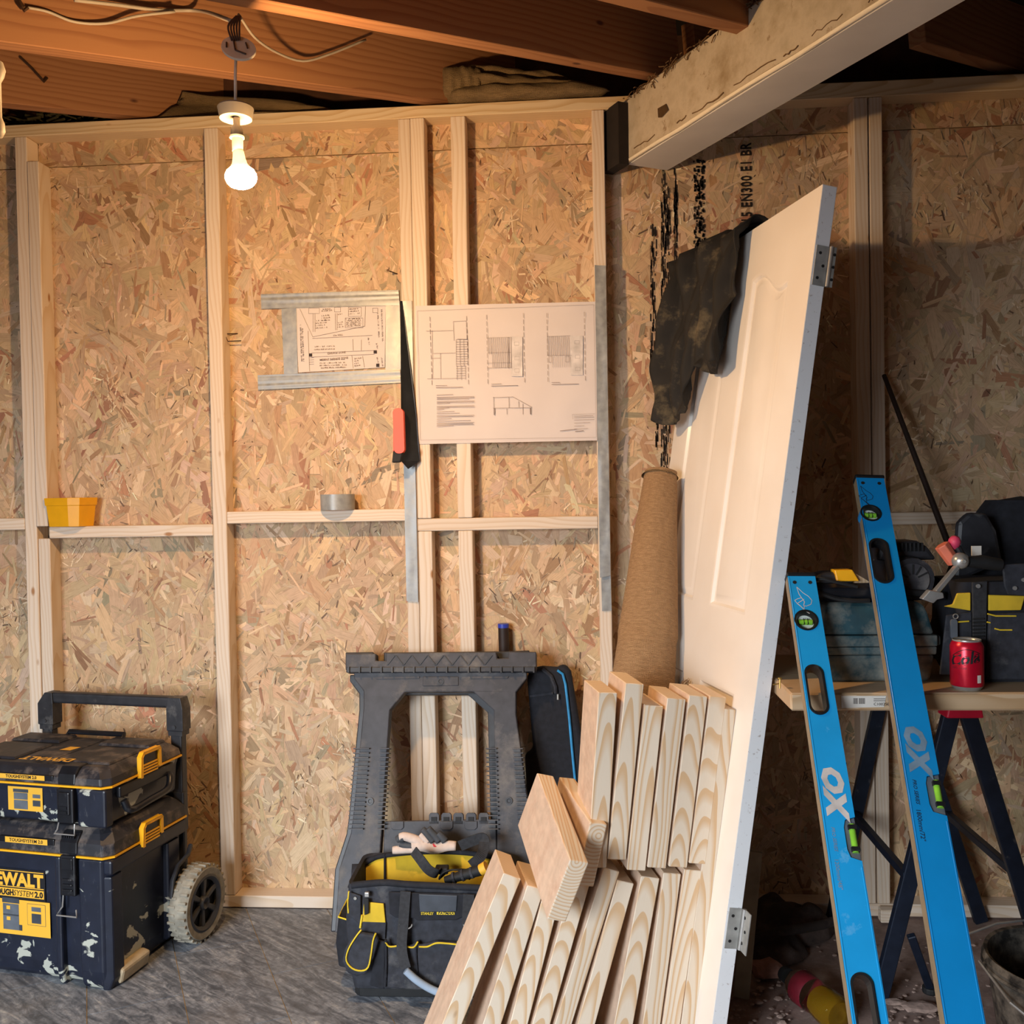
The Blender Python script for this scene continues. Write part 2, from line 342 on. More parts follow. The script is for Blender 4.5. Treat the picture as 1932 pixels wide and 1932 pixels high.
M['cloth']=plain('dusty_cloth','#3d3431',.95,var=.3,scale=12,dust='#7f6b62',dust_amt=.5,dscale=8,bump=.3)
M['brick']=plain('brick_lump','#a77c6d',.95,var=.25,scale=40,bump=.5); M['rubble']=plain('rubble','#9c857a',.95,var=.3,scale=50,bump=.5)
M['grey_wood']=plain('weathered_wood','#8f8672',.85,var=.2,scale=25)
M['glove']=plain('glove_knit','#d9c4b6',.9,var=.1,scale=80,bump=.2); M['glove_grey']=plain('glove_palm','#45474b',.7,var=.2); M['glove_red']=plain('glove_cuff','#d23a44',.8)
M['label_red']=plain('bottle_label','#6d1624',.5,var=.2); M['cable']=plain('grey_cable','#a79c8d',.5,var=.1); M['cable_dark']=plain('old_brown_cable','#3c2416',.6)
M['blue_zip']=plain('blue_zip','#2f93cf',.5); M['insul']=plain('old_insulation','#3f3a22',.95,var=.5,scale=40); M['concrete']=plain('block_wall','#7d756c',.9,var=.15,scale=10,bump=.2)
M['clear_tube']=plain('clear_hose','#9fb0c4',.15,var=.05); M['brass']=plain('brass_screw','#c2a35a',.35,.8); M['blue_cap']=plain('blue_cap','#2c3fae',.4)
def glassy(name,c,rough=.05,tr=1.0):
    k=NT(name); k.col(lin(c)); k.rough(rough); k.p.inputs['Transmission Weight'].default_value=tr; k.p.inputs['IOR'].default_value=1.4; return k.m
M['bottle']=glassy('bottle_plastic','#efece0',.03,1.0); M['bottle'].node_tree.nodes['Principled BSDF'].inputs['IOR'].default_value=1.12; M['drink']=glassy('amber_liquid','#a57f22',.1,.5)
def emit(name,c,s):
    k=NT(name); k.p.inputs['Emission Color'].default_value=(*c,1); k.p.inputs['Emission Strength'].default_value=s; k.col((.9,.8,.6,1)); return k.m
M['bulb']=emit('bulb_glow',BULB_W,BULB_S); M['bulb_neck']=emit('bulb_neck_glow',(1,.66,.34),.45); M['bulb_neck'].node_tree.nodes['Principled BSDF'].inputs['Base Color'].default_value=(.3,.26,.2,1)
# ================================================================ ROOM
SD=.066                                  # stud depth
def timber(name,a,b,w,d,wdir,mat,parent=None,bev=.002,center=True):
    # box along a->b, width w along wdir, depth d along the third axis; local Z is the length
    a=Vector(a);b=Vector(b); z=(b-a); L=z.length; z.normalize(); x=Vector(wdir); x=(x-z*x.dot(z)).normalized(); y=z.cross(x)
    mb=MB(); mb.box(-w/2,w/2,-d/2,d/2,0,L); o=mb.build(name,mat,bevel=bev,seg=1)
    m=Matrix((x,y,z)).transposed().to_4x4(); m.translation=a
    if parent is not None: o.parent=parent; o.matrix_local=parent.matrix_world.inverted()@m
    else: o.matrix_world=m
    return o
mb=MB(); mb.box(-2.75,2.3,.02,.12,-.02,2.47); wall=struct(mb.build('wall_back',M['dark_wood'])); wall['label']='back wall lined with bare strand board between pale softwood studs'
def osb(x0,x1,z0,z1,dens=1.0):
    rg=np.random.RandomState(int((x0+5)*1000+z0*77)); A=(x1-x0)*(z1-z0)
    vs=[];fs=[];cols=[];uvs=[]
    def quad(pts,y,c,ang,cx,cz,tl=(0,0)):
        n=len(vs); ca,sa=math.cos(ang),math.sin(ang); ou=rg.rand()*40
        for (u,v_) in pts:
            X=cx+u*ca-v_*sa; Z=cz+u*sa+v_*ca
            vs.append((min(max(X,x0),x1),y-(u*tl[0]+v_*tl[1]),min(max(Z,z0),z1))); uvs.append((u+ou,v_+ou*.37))
        fs.append(tuple(range(n,n+len(pts)))); cols.append(c)
    # board body
    n=len(vs)
    for z in (z0,z1):
        for y in (0,.018):
            for x in (x0,x1): vs.append((x,y,z)); uvs.append((x,z))
    for f in ((0,2,3,1),(4,5,7,6),(0,1,5,4),(2,6,7,3),(0,4,6,2),(1,3,7,5)): fs.append(tuple(i+n for i in f)); cols.append((.50,.33,.17))
    def strandcol():
        t=rg.rand(); k=rg.normal(1,.13)
        if t<.70: c=np.array((.615,.42,.245))*k
        elif t<.86: c=np.array((.68,.50,.325))*k
        elif t<.94: c=np.array((.47,.275,.14))*k
        elif t<.975: c=np.array((.43,.21,.115))*k
        else: c=np.array((.40,.31,.19))*k
        return tuple(np.clip(c*(1+rg.normal(0,.03,3)),.02,.95))
    N=int(A*2300*dens)
    for i in range(N):
        big=i<N*.75
        l=rg.uniform(.05,.19) if big else rg.uniform(.02,.09); w_=rg.uniform(.012,.050) if big else rg.uniform(.004,.014)
        ang=math.radians(90+rg.normal(0,42)) if rg.rand()<.8 else rg.uniform(0,PI)
        a,b=l/2,w_/2; s1,s2=rg.uniform(-.5,.5,2)*w_; t1=rg.uniform(.5,1.0)
        pts=[(-a+s1,-b),(a*.3,-b*rg.uniform(.85,1.05)),(a+s2,-b*t1),(a-s2*.6,b*rg.uniform(.6,1)),(-a*.2,b*rg.uniform(.9,1.1)),(-a-s1*.5,b*rg.uniform(.6,1))]
        y=-.0006-.0030*i/N
        quad(pts,y,strandcol(),ang,rg.uniform(x0,x1),rg.uniform(z0,z1),(rg.normal(0,.006),rg.normal(0,.02)))
    # clusters of fines
    nc=int(A*26)
    for c in range(nc):
        cx,cz=rg.uniform(x0,x1),rg.uniform(z0,z1); base=math.radians(90+rg.normal(0,30))
        for i in range(rg.randint(10,26)):
            l=rg.uniform(.008,.035); w_=rg.uniform(.0015,.006); k=rg.normal(1,.2)
            t=rg.rand(); cc=(.78,.60,.40) if t<.55 else ((.55,.36,.2) if t<.85 else (.2,.12,.07))
            quad([(-l/2,-w_/2),(l/2,-w_/2*.5),(l/2*1.1,w_/2),(-l/2*.8,w_/2*.8)],-.0038-.0005*rg.rand(),tuple(np.clip(np.array(cc)*k,.02,.95)),base+rg.normal(0,.6),cx+rg.normal(0,.03),cz+rg.normal(0,.03),(0,rg.normal(0,.05)))
    for i in range(int(A*170)):  # dark slivers: shadow edges between strands, put into the colour
        l=rg.uniform(.006,.028); w_=rg.uniform(.0008,.0032)
        quad([(-l/2,0),(0,-w_/2),(l/2,0),(0,w_/2)],-.0045,(.09,.05,.025) if rg.rand()<.75 else (.2,.11,.06),math.radians(90+rg.normal(0,50)),rg.uniform(x0,x1),rg.uniform(z0,z1))
    me=bpy.data.meshes.new('strand_board'); me.from_pydata(vs,[],fs)
    at=me.attributes.new('Col','FLOAT_COLOR','FACE'); at.data.foreach_set('color',np.c_[np.array(cols,dtype=np.float32),np.ones(len(cols),dtype=np.float32)].ravel())
    L=me.uv_layers.new(name='UVMap'); ix=np.zeros(len(me.loops),dtype=np.int32); me.loops.foreach_get('vertex_index',ix); L.data.foreach_set('uv',np.array(uvs,dtype=np.float32)[ix].ravel())
    me.materials.append(M['osb']); o=bpy.data.objects.new('strand_board',me); C.objects.link(o); o.parent=wall; return o
SEAM=2.352
xs=[-2.75,-1.713,-.4975,.075,.865,2.3]
for a,b in zip(xs[:-1],xs[1:]):
    out=(b<-1.8 or a>.86)
    osb(a+.001,b-.001,.0,SEAM-.0015,.8 if out else 1); osb(a+.001,b-.001,SEAM+.0015,2.468,1)
S=M['stud']; TOPB=2.430; NOGW=.037
def stud(x0,x1,z0,z1,y0=-SD,y1=-.001,name='stud'): 
    return timber(name,((x0+x1)/2,(y0+y1)/2,z0),((x0+x1)/2,(y0+y1)/2,z1),x1-x0,y1-y0,(1,0,0),S,wall)
def rail(name,x0,x1,z0,z1,y0=-SD,y1=-.001,mat=None):
    return timber(name,(x0,(y0+y1)/2,(z0+z1)/2),(x1,(y0+y1)/2,(z0+z1)/2),y1-y0,z1-z0,(0,1,0),mat or S,wall)
rail('top_plate',-2.75,.185,TOPB,2.467,mat=M['rafter_pale']); rail('top_plate',.56,2.3,TOPB,2.476,mat=M['rafter_pale'])
rail('bottom_plate',-2.75,.05,.001,.038); rail('bottom_plate',.05,2.3,.001,.038)
stud(-1.752,-1.713,.039,TOPB-.001); stud(-1.7115,-1.674,1.205,2.35,-SD-.004); stud(-1.7115,-1.674,.039,1.166,-SD+.004)
stud(-1.142,-1.098,.039,TOPB-.001); stud(-.5345,-.498,.039,TOPB-.001)
stud(-.4965,-.4545,1.211,TOPB-.001,-SD-.003); stud(-.4965,-.4545,.039,1.171)
stud(-.373,-.329,1.211,TOPB-.001,-SD-.002); stud(-.373,-.329,.039,1.171)
stud(.0536,.0905,.039,TOPB-.001); stud(.822,.862,.039,TOPB-.001); stud(.8665,.9035,.039,TOPB-.001)
stud(1.62,1.66,.039,TOPB-.001); stud(-2.35,-2.31,.039,TOPB-.001)
rail('noggin',-2.309,-1.753,1.195,1.232); rail('noggin',-1.673,-1.143,1.167,1.203); rail('noggin',-1.097,-.535,1.204,1.241)
rail('noggin',-.4975,.053,1.172,1.210); rail('noggin',.904,1.619,1.17,1.206)
# printed marks on the strand board (mill stamp)
def mark_at(mb,px,py,wpx,hpx):
    a=WY(px,py,-.006); b=WY(px+wpx,py+hpx,-.006); mb.add([(a.x,-.0056,b.z),(b.x,-.0056,b.z),(b.x,-.0056,a.z),(a.x,-.0056,a.z)],[(0,1,2,3)])
mb=MB(); rr=random.Random(3)
for x0,x1,dens,yy in ((1246,1264,420,(300,1000)),(1226,1238,120,(420,700)),(1270,1277,120,(310,560)),(1318,1331,0,(0,1)),(1236,1240,30,(760,840))):
    for i in range(dens):
        y=rr.uniform(*yy)
        if rr.random()<.25+.2*math.sin(y/23): continue
        mark_at(mb,rr.uniform(x0,x1),y,rr.uniform(.8,2.6),rr.uniform(4,26))
for i in range(210):
    y=rr.uniform(300,470); mark_at(mb,rr.uniform(1308,1328),y,rr.uniform(1.5,5),rr.uniform(2,7))
a=WY(1419,442,-.006); sz=(WY(1400,400,0)-WY(1421,400,0)).length*1.36
text_mb(mb,'2015 EN300 E1 BR',sz,Matrix.Translation((a.x,-.0056,a.z))@RX(PI/2)@RZ(PI/2),.0011,sx=.70,space=1.12)
mb.build('mill_stamp',M['print'],wall)
# ---------------------------------------------------------------- floor
mb=MB(); mb.box(-2.75,2.3,-5.6,.12,-.06,-.006); floor=struct(mb.build('floor',M['dust'])); floor['label']='dusty garage floor, slate look sheet flooring on the left'
BD=Vector((.4756,-.8797,0)); BN=Vector((.8797,.4756,0))      # old garage grid runs along the beam
mbj=MB(); mbj.prism([(-2.74,-3.0),(.02,-3.0),(.02,-.9),(-.02,-.4),(.06,-.068),(-2.74,-.068)],-.006,-.0022); mbj.build('joint_sheet',M['grout'],floor)
tl=MB(); tw,tln=.2275,.455; tl.box(.0012,tw-.0012,.0012,tln-.0012,-.0055,0); 
clip=[(-2.74,-3.0),(.02,-3.0),(.02,-.9),(-.02,-.4),(.06,-.068),(-2.74,-.068)]
def clip_poly(poly,cl):
    out=poly
    n=len(cl)
    for i in range(n):
        a=Vector(cl[i]);b=Vector(cl[(i+1)%n]); e=b-a; inp=out; out=[]
        for j in range(len(inp)):
            p=Vector(inp[j]);q=Vector(inp[(j+1)%len(inp)]); sp=e.cross(p-a); sq=e.cross(q-a)
            if sp>=0: out.append(tuple(p))
            if sp*sq<0: t=sp/(sp-sq); out.append(tuple(p+(q-p)*t))
        if not out: return []
    return out
conv=[(-2.74,-3.0),(.02,-3.0),(.02,-.068),(-2.74,-.068)]
n0=-.968
for i in range(-16,14):
    for j in range(-4,14):
        o_=n0+i*tw; t0=(j-.5*(i%2))*tln
        quad=[]
        for (a,b) in ((.0012,.0012),(tw-.0012,.0012),(tw-.0012,tln-.0012),(.0012,tln-.0012)):
            p=BN*(o_+a)+BD*(t0+b-.9); quad.append((p.x,p.y))
        if sum(quad[k][0]*quad[(k+1)%4][1]-quad[(k+1)%4][0]*quad[k][1] for k in range(4))<0: quad=quad[::-1]
        c=clip_poly(quad,conv)
        if len(c)>=3:
            m_=MB(); m_.prism(c,-.0055,0); m_.build('floor_tile',M['vinyl'],floor)
# ---------------------------------------------------------------- roof
RV=Vector((.735,.662,0)).normalized(); SL=.19
def roofz(x,y): return 2.487+SL*(y+.03)
mb=MB(); mb.box(-2.75,2.3,-5.6,.5,0,.03); 
for i,v in enumerate(mb.v): mb.v[i]=(v[0],v[1],roofz(v[0],v[1])+.215+v[2])
ceil=struct(mb.build('ceiling',M['black_void'])); ceil['label']='low roof of brown rafters and dark boards'
def rafter(P,t0,t1,h=.2,w_=.047,mat=None,dz=0):
    P=Vector(P); a=P+RV*t0; b=P+RV*t1; a.z=roofz(a.x,a.y)+h/2+dz; b.z=roofz(b.x,b.y)+h/2+dz
    return timber('rafter',a,b,h,w_,(0,0,1),mat or M['rafter'],ceil)
rn=Vector((RV.y,-RV.x,0))         # towards camera
rafter((-1.377,-.03,0),-1.9,.75,dz=-.003); rafter((-.41,-.03,0),-3.2,.75,dz=-.004); r2=rafter((-.6965,-1.0,0),-2.6,1.33,dz=.012)
rafter((.377,-.6,0),-3.4,.17,dz=.02); rafter((.72,-1.2,0),-3,.05,dz=.02); rafter((1.05,-1.85,0),-3,.05,dz=.02)
rafter((.9,-.35,0),.0,1.2,dz=.02); rafter((1.35,-.9,0),-.05,1.6,dz=.02); rafter((.5,.1,0),-.2,.9,dz=.0)
# board edge under the nearer rafter
mb=MB(); mb.box(-2.75,2.3,.14,.2,2.3,2.9); mb.build('eaves_board',M['dark_wood'],ceil)
mb=MB()
for i in range(260):
    x=R.uniform(-2.0,-1.35); mb.add([(x,R.uniform(-.02,.1),2.47+R.uniform(0,.05)) for _ in range(1)],[])
    a=Vector((x,R.uniform(-.03,.1),2.468+R.uniform(0,.06))); b=a+Vector((R.uniform(-.06,.06),R.uniform(-.02,.02),R.uniform(-.02,.03))); mb.tube([a,b],R.uniform(.0015,.005),4)
o=mb.build('insulation_wool',M['insul'],ceil); o['kind']='stuff'
# ---------------------------------------------------------------- old beam
BA=math.radians(28.4); bdir=Vector((math.sin(BA),-math.cos(BA),0)); brt=Vector((math.cos(BA),math.sin(BA),0)); BE=Vector((.152,-.080,2.262))
bw,bh,bl=.150,.196,3.6
bm=frame(BE,brt,-bdir); 
# local: x across, y = away from camera, z up ; origin at lower left end
beam=bpy.data.objects.new('trim_1',None)
mb=MB(); rr=random.Random(5)
N=90
def bedge(i): return noise.noise((i*.31,2.2,1.7))
secs=[]
for i in range(N+1):
    y=-bl*i/N; dz=.010*bedge(i); dx=.004*bedge(i+50)
    secs.append([(0+dx,y,.006),(0,y,bh*.5),(.0,y,bh-.012+dz),(.02+dz,y,bh+.004),(bw,y,bh),(bw,y,.012),(bw-.012,y,.0),(.010,y,0)])
vs=[p for s_ in secs for p in s_]; k=8
fs=[tuple(range(k)),tuple(N*k+i for i in range(k-1,-1,-1))]
for i in range(N):
    for j in range(k): fs.append((i*k+j,(i+1)*k+j,(i+1)*k+(j+1)%k,i*k+(j+1)%k))
mb.add(vs,fs); bo=mb.build('trim_1',M['beam']); bo.matrix_world=bm; struct(bo); bo['label']='cream painted concrete beam with flaking edges running to the back wall'
mb=MB(); mb.box(.010,bw-.004,-bl,.0,-.004,.0); mb.build('soffit_board',M['beam_under'],bo)
mb=MB(); mb.tube([(.004,-bl*i/40+.0,.004+.004*bedge(i*2)) for i in range(41)],.0065,6); mb.build('corner_bead',M['bead'],bo,smooth=60)
mb=MB(); y_=-.05
while y_>-2.4:      # cracked paint line above the corner bead
    L_=rr.uniform(.03,.16); z_=.020+rr.uniform(-.004,.006); pts=[(-.001,y_-L_*t/6,z_+rr.uniform(-.003,.004)) for t in range(7)]; mb.tube(pts,rr.uniform(.0008,.0022),4); y_-=L_+rr.uniform(.01,.12)
o=mb.build('paint_crack',M['cobweb'],bo); o['kind']='stuff'
mb=MB(); mb.box(-.035,-.001,-.02,.075,-.012,.17); mb.build('end_plate',M['black_void'],bo)
mb=MB()
for i in range(420):     # frayed plaster fibres hanging along the upper edge
    y=-rr.uniform(.0,2.2); z=bh-rr.uniform(-.004,.022); a=Vector((-.001,y,z)); b=a+Vector((-rr.uniform(.001,.010),rr.uniform(-.02,.02),-rr.uniform(-.004,.025))); mb.tube([a,(a+b)/2+Vector((-.003,rr.uniform(-.006,.006),0)),b],rr.uniform(.0007,.002),4)
o=mb.build('frayed_fibres',M['cobweb'],bo); o['kind']='stuff'
for px,pts in ((0,[(1242,205),(1258,196),(1263,208),(1250,222),(1243,222)]),):
    q=[bm.inverted()@WP(x,y,BE,brt) for x,y in pts]; mb=MB(); n=len(q)
    mb.add([(-.0025,p.y,p.z) for p in q],[tuple(range(n))]); mb.add([(-.0025,p.y,p.z) for p in q],[tuple(range(n-1,-1,-1))]); mb.build('flaked_patch',M['cobweb'],bo)
# ---------------------------------------------------------------- the rest of the garage around the camera
mb=MB(); mb.box(-2.85,-2.75,-5.6,.2,-.06,2.9); struct(mb.build('wall_left',M['concrete']))['label']='plain block side wall'
mb=MB(); mb.box(2.3,2.4,-5.6,.2,-.06,2.9); struct(mb.build('wall_right',M['concrete']))['label']='plain block side wall on the right'
mb=MB(); mb.box(-2.75,-2.69,-4.55,-4.45,-.06,2.9); mb.box(-1.2,2.3,-4.55,-4.45,-.06,2.9); mb.box(-2.69,-1.2,-4.55,-4.45,2.05,2.9); struct(mb.build('wall_front',M['concrete']))['label']='front wall with the open garage doorway'
# ================================================================ PENDANT BULB
HX,HY=-.698,-1.0
pend=thing('pendant_bulb','lit bare bulb hanging on a flex from the rafter','lamp',(HX,HY,2.285))
def pl(mb,name,mat,**k): return mb.build(name,mat,pend,world=True,**k)
c=Vector((-.700,HY,0))
tilt=T(-.692,HY,2.215)@RY(math.radians(28))@RX(math.radians(62))
mb=MB(); mb.lathe([(.0,-.003),(.036,-.003),(.037,0),(.036,.003),(.0,.003)],28,tilt@Matrix.Diagonal((1,.86,1,1)),cap=False); rose=pl(mb,'ceiling_rose_plate',M['white_dusty'],smooth=40)
mb=MB()
for (a,b) in (((-.02,.012),(.0,-.012)),((.0,-.012),(.024,-.010)),((.006,.018),(.018,.006)),((-.026,-.004),(-.018,-.016))):
    mb.tube([tilt@V(a[0],a[1],.005),tilt@V(b[0],b[1],.006)],.0017,6); mb.tube([tilt@V(a[0],a[1],-.005),tilt@V(b[0],b[1],-.006)],.0017,6)
pl(mb,'terminal_wires',M['cable_dark'])
mb=MB()
for k in range(5):
    x=-.700+.006*(k-2)
    mb.tube(bez([(-.695+.002*k,HY,2.282),(x,HY-.004,2.26),(-.698+.004*(k-2),HY,2.232)],8),.0022,6)
pl(mb,'supply_wires',M['cable_dark'],smooth=180)
mb=MB(); mb.tube([(-.698,HY,2.205),(-.7005,HY,2.16),(-.7015,HY,2.098)],.0033,8); pl(mb,'flex',M['white_dusty'],smooth=180)
z0=2.070
mb=MB(); mb.lathe([(.0,z0+.027),(.034,z0+.026),(.037,z0+.022),(.033,z0+.0),(.030,z0+.003),(.007,z0+.004)],32,T(-.7015,HY,0),cap=False); pl(mb,'ceiling_cup',M['holder'],smooth=40)
mb=MB(); mb.lathe([(.0,z0+.004),(.007,z0+.002),(.007,z0-.012),(.012,z0-.020),(.0135,z0-.036),(.0,z0-.036)],20,T(-.700,HY,0),cap=False); pl(mb,'lamp_holder',M['holder'],smooth=40)
mb=MB(); mb.lathe([(.0,z0-.036),(.0150,z0-.036),(.0150,z0-.040),(.0,z0-.040)],20,T(-.700,HY,0),cap=False); pl(mb,'holder_ring',M['white_dusty'],smooth=40)
mb=MB(); mb.lathe([(.0,z0-.040),(.0115,z0-.040),(.0112,z0-.067),(.0,z0-.067)],20,T(-.699,HY,0),cap=False); bl_=pl(mb,'bulb_cap',M['zinc'],smooth=40)
bt=T(-.698,HY,z0-.067)@RY(math.radians(-5))
mb=MB(); mb.lathe([(.0,0),(.0112,0),(.0125,-.012),(.0155,-.026),(.022,-.036)],24,bt,cap=False); pl(mb,'bulb_neck',M['bulb_neck'],smooth=60)
mb=MB(); prof=[(.022,-.036),(.028,-.041),(.0320,-.049),(.0325,-.056),(.030,-.064),(.024,-.071),(.014,-.0755),(.0,-.077)]; mb.lathe(prof,28,bt,cap=False); pl(mb,'bulb_globe',M['bulb'],smooth=60)
# cables along the rafters
def cable(pts,r,mat,label,n=30):
    mb=MB(); mb.tube(bez(pts,n),r,8); solo('cable',mb,mat,label,'cable',pts[0],smooth=180)
def RB(px,py,off=0.0):   # point on face of the lit rafter (towards camera), off metres in front
    P=Vector((-.41,-.03,0))+rn*(.0235+off); return WP(px,py,P,rn)
cable([RB(140,0,.03),RB(220,9,.02),RB(300,19,.02),RB(380,21,.05),Vector((-.705,-.992,2.275))],.0045,M['cable'],'pale grey cable running along the rafter top left')
cable([RB(52,14,.006),RB(90,22,.006),RB(140,41,.006),RB(200,44,.01),RB(260,30,.02),RB(330,22,.03)],.0035,M['cable'],'sagging grey cable stapled to the lit rafter')
cable([Vector((-.690,-.99,2.282)),RB(452,30,.22),RB(480,70,.12),RB(520,98,.06),RB(570,115,.03),RB(620,103,.03),RB(690,75,.03)],.0033,M['cable'],'thin white cable looping right from the bulb fixing')
mb=MB(); P0=Vector((-1.377,-.03,0))+rn*.03
mb.tube([WP(38,107,P0,rn),WP(60,128,P0,rn),WP(80,150,P0,rn),WP(82,154,P0,rn),WP(89,146,P0,rn)],.004,6); solo('hook_nail',mb,M['nail'],'rusty bent hook in the rafter at far left','nail',WP(82,152,P0,rn))
mb=MB(); q=RB(46,14,.01); mb.tube([RB(36,0,.012),RB(42,14,.012),RB(45,20,.012),RB(52,14,.012)],.0045,6); solo('hook_nail',mb,M['nail'],'rusty cable hook on the upper left rafter','nail',q)
# chrome thing at the left picture edge
mb=MB(); P=WY(-6,200,-1.3)
mb.lathe([(.0,.09),(.012,.088),(.016,.075),(.013,.062),(.008,.052),(.008,-.01),(.012,-.02),(.013,-.035),(.008,-.045),(.0,-.047)],20,T(P.x,P.y,P.z-.01),cap=False)
mb.tube([(P.x,P.y,P.z+.07),(P.x,P.y,P.z+.26)],.002,6)
solo('hanging_hook',mb,M['holder'],'bright metal hook hanging at the left edge of the picture','hook',(P.x,P.y,P.z+.25),smooth=50)
# ================================================================ BURLAP STUFFED ABOVE THE PLATE
def sack(name,spec,label,seed,rise=.0):
    # folded cloth: stack of lobes swept along x
    x0,x1,yc,zc=spec; mb=MB(); nu,nv=46,40
    def fn(u,v):
        a=2*PI*v; x=x0+(x1-x0)*u
        e=math.sin(PI*min(1,max(0,u*1.02+.0)))**.35 if 0<u<1 else .05
        ry=.055*e; rz=(.052*(1-.55*u)+.006)*e
        f=.012*noise.noise((u*6,math.cos(a)*1.3,math.sin(a)*1.3+seed))+.008*math.sin(a*3+u*7)
        return (x+.02*math.cos(a)*(1-u)*.5, yc+(ry+f)*math.cos(a), zc+rz+(rz+f*.8)*math.sin(a)+.01*noise.noise((u*9,seed,0))*e)
    mb.grid(fn,nu,nv,uv=(x1-x0,.4)); return solo(name,mb,M['burlap_old'],label,'burlap sack',((x0+x1)/2,yc,zc),smooth=180)
def lobe(mb,x0,x1,yc,zc,ry,rz,seed,taper=.5,tz=0):
    def fn(u,v):
        a=2*PI*v; e=(max(0,1-(2*u-1)**6))**.5 if 0<u<1 else .02; k=1-taper*u
        f=.010*noise.noise((u*7,math.cos(a)*1.2+seed,math.sin(a)*1.2))
        return (x0+(x1-x0)*u-.012*math.cos(a), yc+(ry*k*e+f*e)*math.cos(a), zc+tz*u+(rz*k*e+f*e)*math.sin(a))
    mb.grid(fn,40,24,uv=(abs(x1-x0),2.4*(ry+rz)))
mb=MB()
lobe(mb,-.395,.10,-.035,2.500,.055,.030,1,.25,-.006); lobe(mb,-.40,.06,-.02,2.548,.06,.027,2,.5,-.035); lobe(mb,-.41,-.28,-.03,2.545,.05,.055,3,.2); lobe(mb,-.36,-.02,.01,2.585,.06,.025,4,.5,-.03)
solo('burlap_sack',mb,M['burlap_old'],'folded brown burlap stuffed above the wall plate beside the beam','burlap',(-.15,-.03,2.467),smooth=180)
mb=MB()
def fn(u,v):
    x=-1.33+.75*u; y=-.035+.02*math.sin(u*9)+.05*v; zt=2.468+.125*(1-u)**1.1*(1 if u>.06 else u/.06)
    return (x+.04*v, y-.012*math.sin(v*6+u*5), 2.469+(zt-2.469)*v+.006*noise.noise((u*8,v*5,3)))
mb.grid(fn,50,16,uv=(.75,.2)); solo('burlap_sack',mb,M['burlap_old'],'drab burlap sheet tucked above the wall plate behind the bulb','burlap',(-1.0,-.03,2.467),smooth=180,solid=.004)
# ================================================================ THINGS ON THE WALL
FY=-SD
def quadY(mb,pts,y,flip=False):
    q=[WY(px,py,y) for px,py in pts]; mb.add([(p.x,y,p.z) for p in q],[tuple(range(len(q)))])
def slabY(pts,y,th=.0006,mat=None,name='',label='',cat='',grp=None,wrink=0,seed=0,n=14):
    # thin sheet following four pixel corners (tl,tr,br,bl) at depth y with small wrinkles
    q=[WY(px,py,y) for px,py in pts]; mb=MB()
    def fn(u,v):
        p=(q[0]*(1-u)+q[1]*u)*(1-v)+(q[3]*(1-u)+q[2]*u)*v
        return (p.x,y+wrink*noise.noise((u*(6 if n==26 or n==14 and name!='duct_tape_strip' else 1.3)+seed,v*(6 if n<40 else 16),seed)),p.z)
    mb.grid(fn,n,n); c=(q[0]+q[1]+q[2]+q[3])/4
    return solo(name,mb,mat,label,cat,(c.x,y,c.z),grp,smooth=60)
sk=slabY([(558,579),(728,573),(726,693),(563,703)],-.0075,.0004,M['paper'],'sketch_sheet','hand drawn sketch sheet taped inside a duct tape frame','paper',wrink=.001)
def draw(parent,fn,y,mat,name):
    mb=MB(); fn(mb); mb.v=[(v[0],y,v[2]) for v in mb.v]; return mb.build(name,mat,parent,world=True)
def pxline(mb,a,b,w_=.0011,y=-.0085):
    A=WY(*a,y);B=WY(*b,y); d=B-A; n=Vector((-d.z,0,d.x)); 
    if n.length<1e-6: return
    n=n.normalized()*w_/2; mb.add([A+n,A-n,B-n,B+n],[(0,1,2,3)])
def pxpoly(mb,pts,w_=.0011,close=False,y=-.0085):
    for a,b in zip(pts,pts[1:]+([pts[0]] if close else [])): pxline(mb,a,b,w_,y)
def Zp(p): return (540+p[0]*.11905,560+p[1]*.11905)     # detail crop -> picture
rs=random.Random(11)
def scribble(mb,a,b,hgt,y,w_=.0009,dens=1.0):
    # a line of hand lettering: small strokes between two points
    A=Vector(a);B=Vector(b); d=(B-A); L=d.length; d.normalize(); n=Vector((-d.y,d.x)); t=0
    while t<L:
        p=A+d*t
        if rs.random()<.86*dens:
            k=rs.choice((0,1,2))
            if k==0: pxline(mb,p,p+n*-hgt*rs.uniform(.6,1)+d*rs.uniform(-1,1),w_,y)
            elif k==1: pxline(mb,p,p+n*-hgt+d*hgt*.4,w_,y); pxline(mb,p+n*-hgt+d*hgt*.4,p+d*hgt*.7,w_,y)
            else: pxline(mb,p,p+d*hgt*.6-n*hgt*.2,w_,y); pxline(mb,p+d*hgt*.5,p-n*hgt,w_,y)
        t+=hgt*rs.uniform(.55,.95)
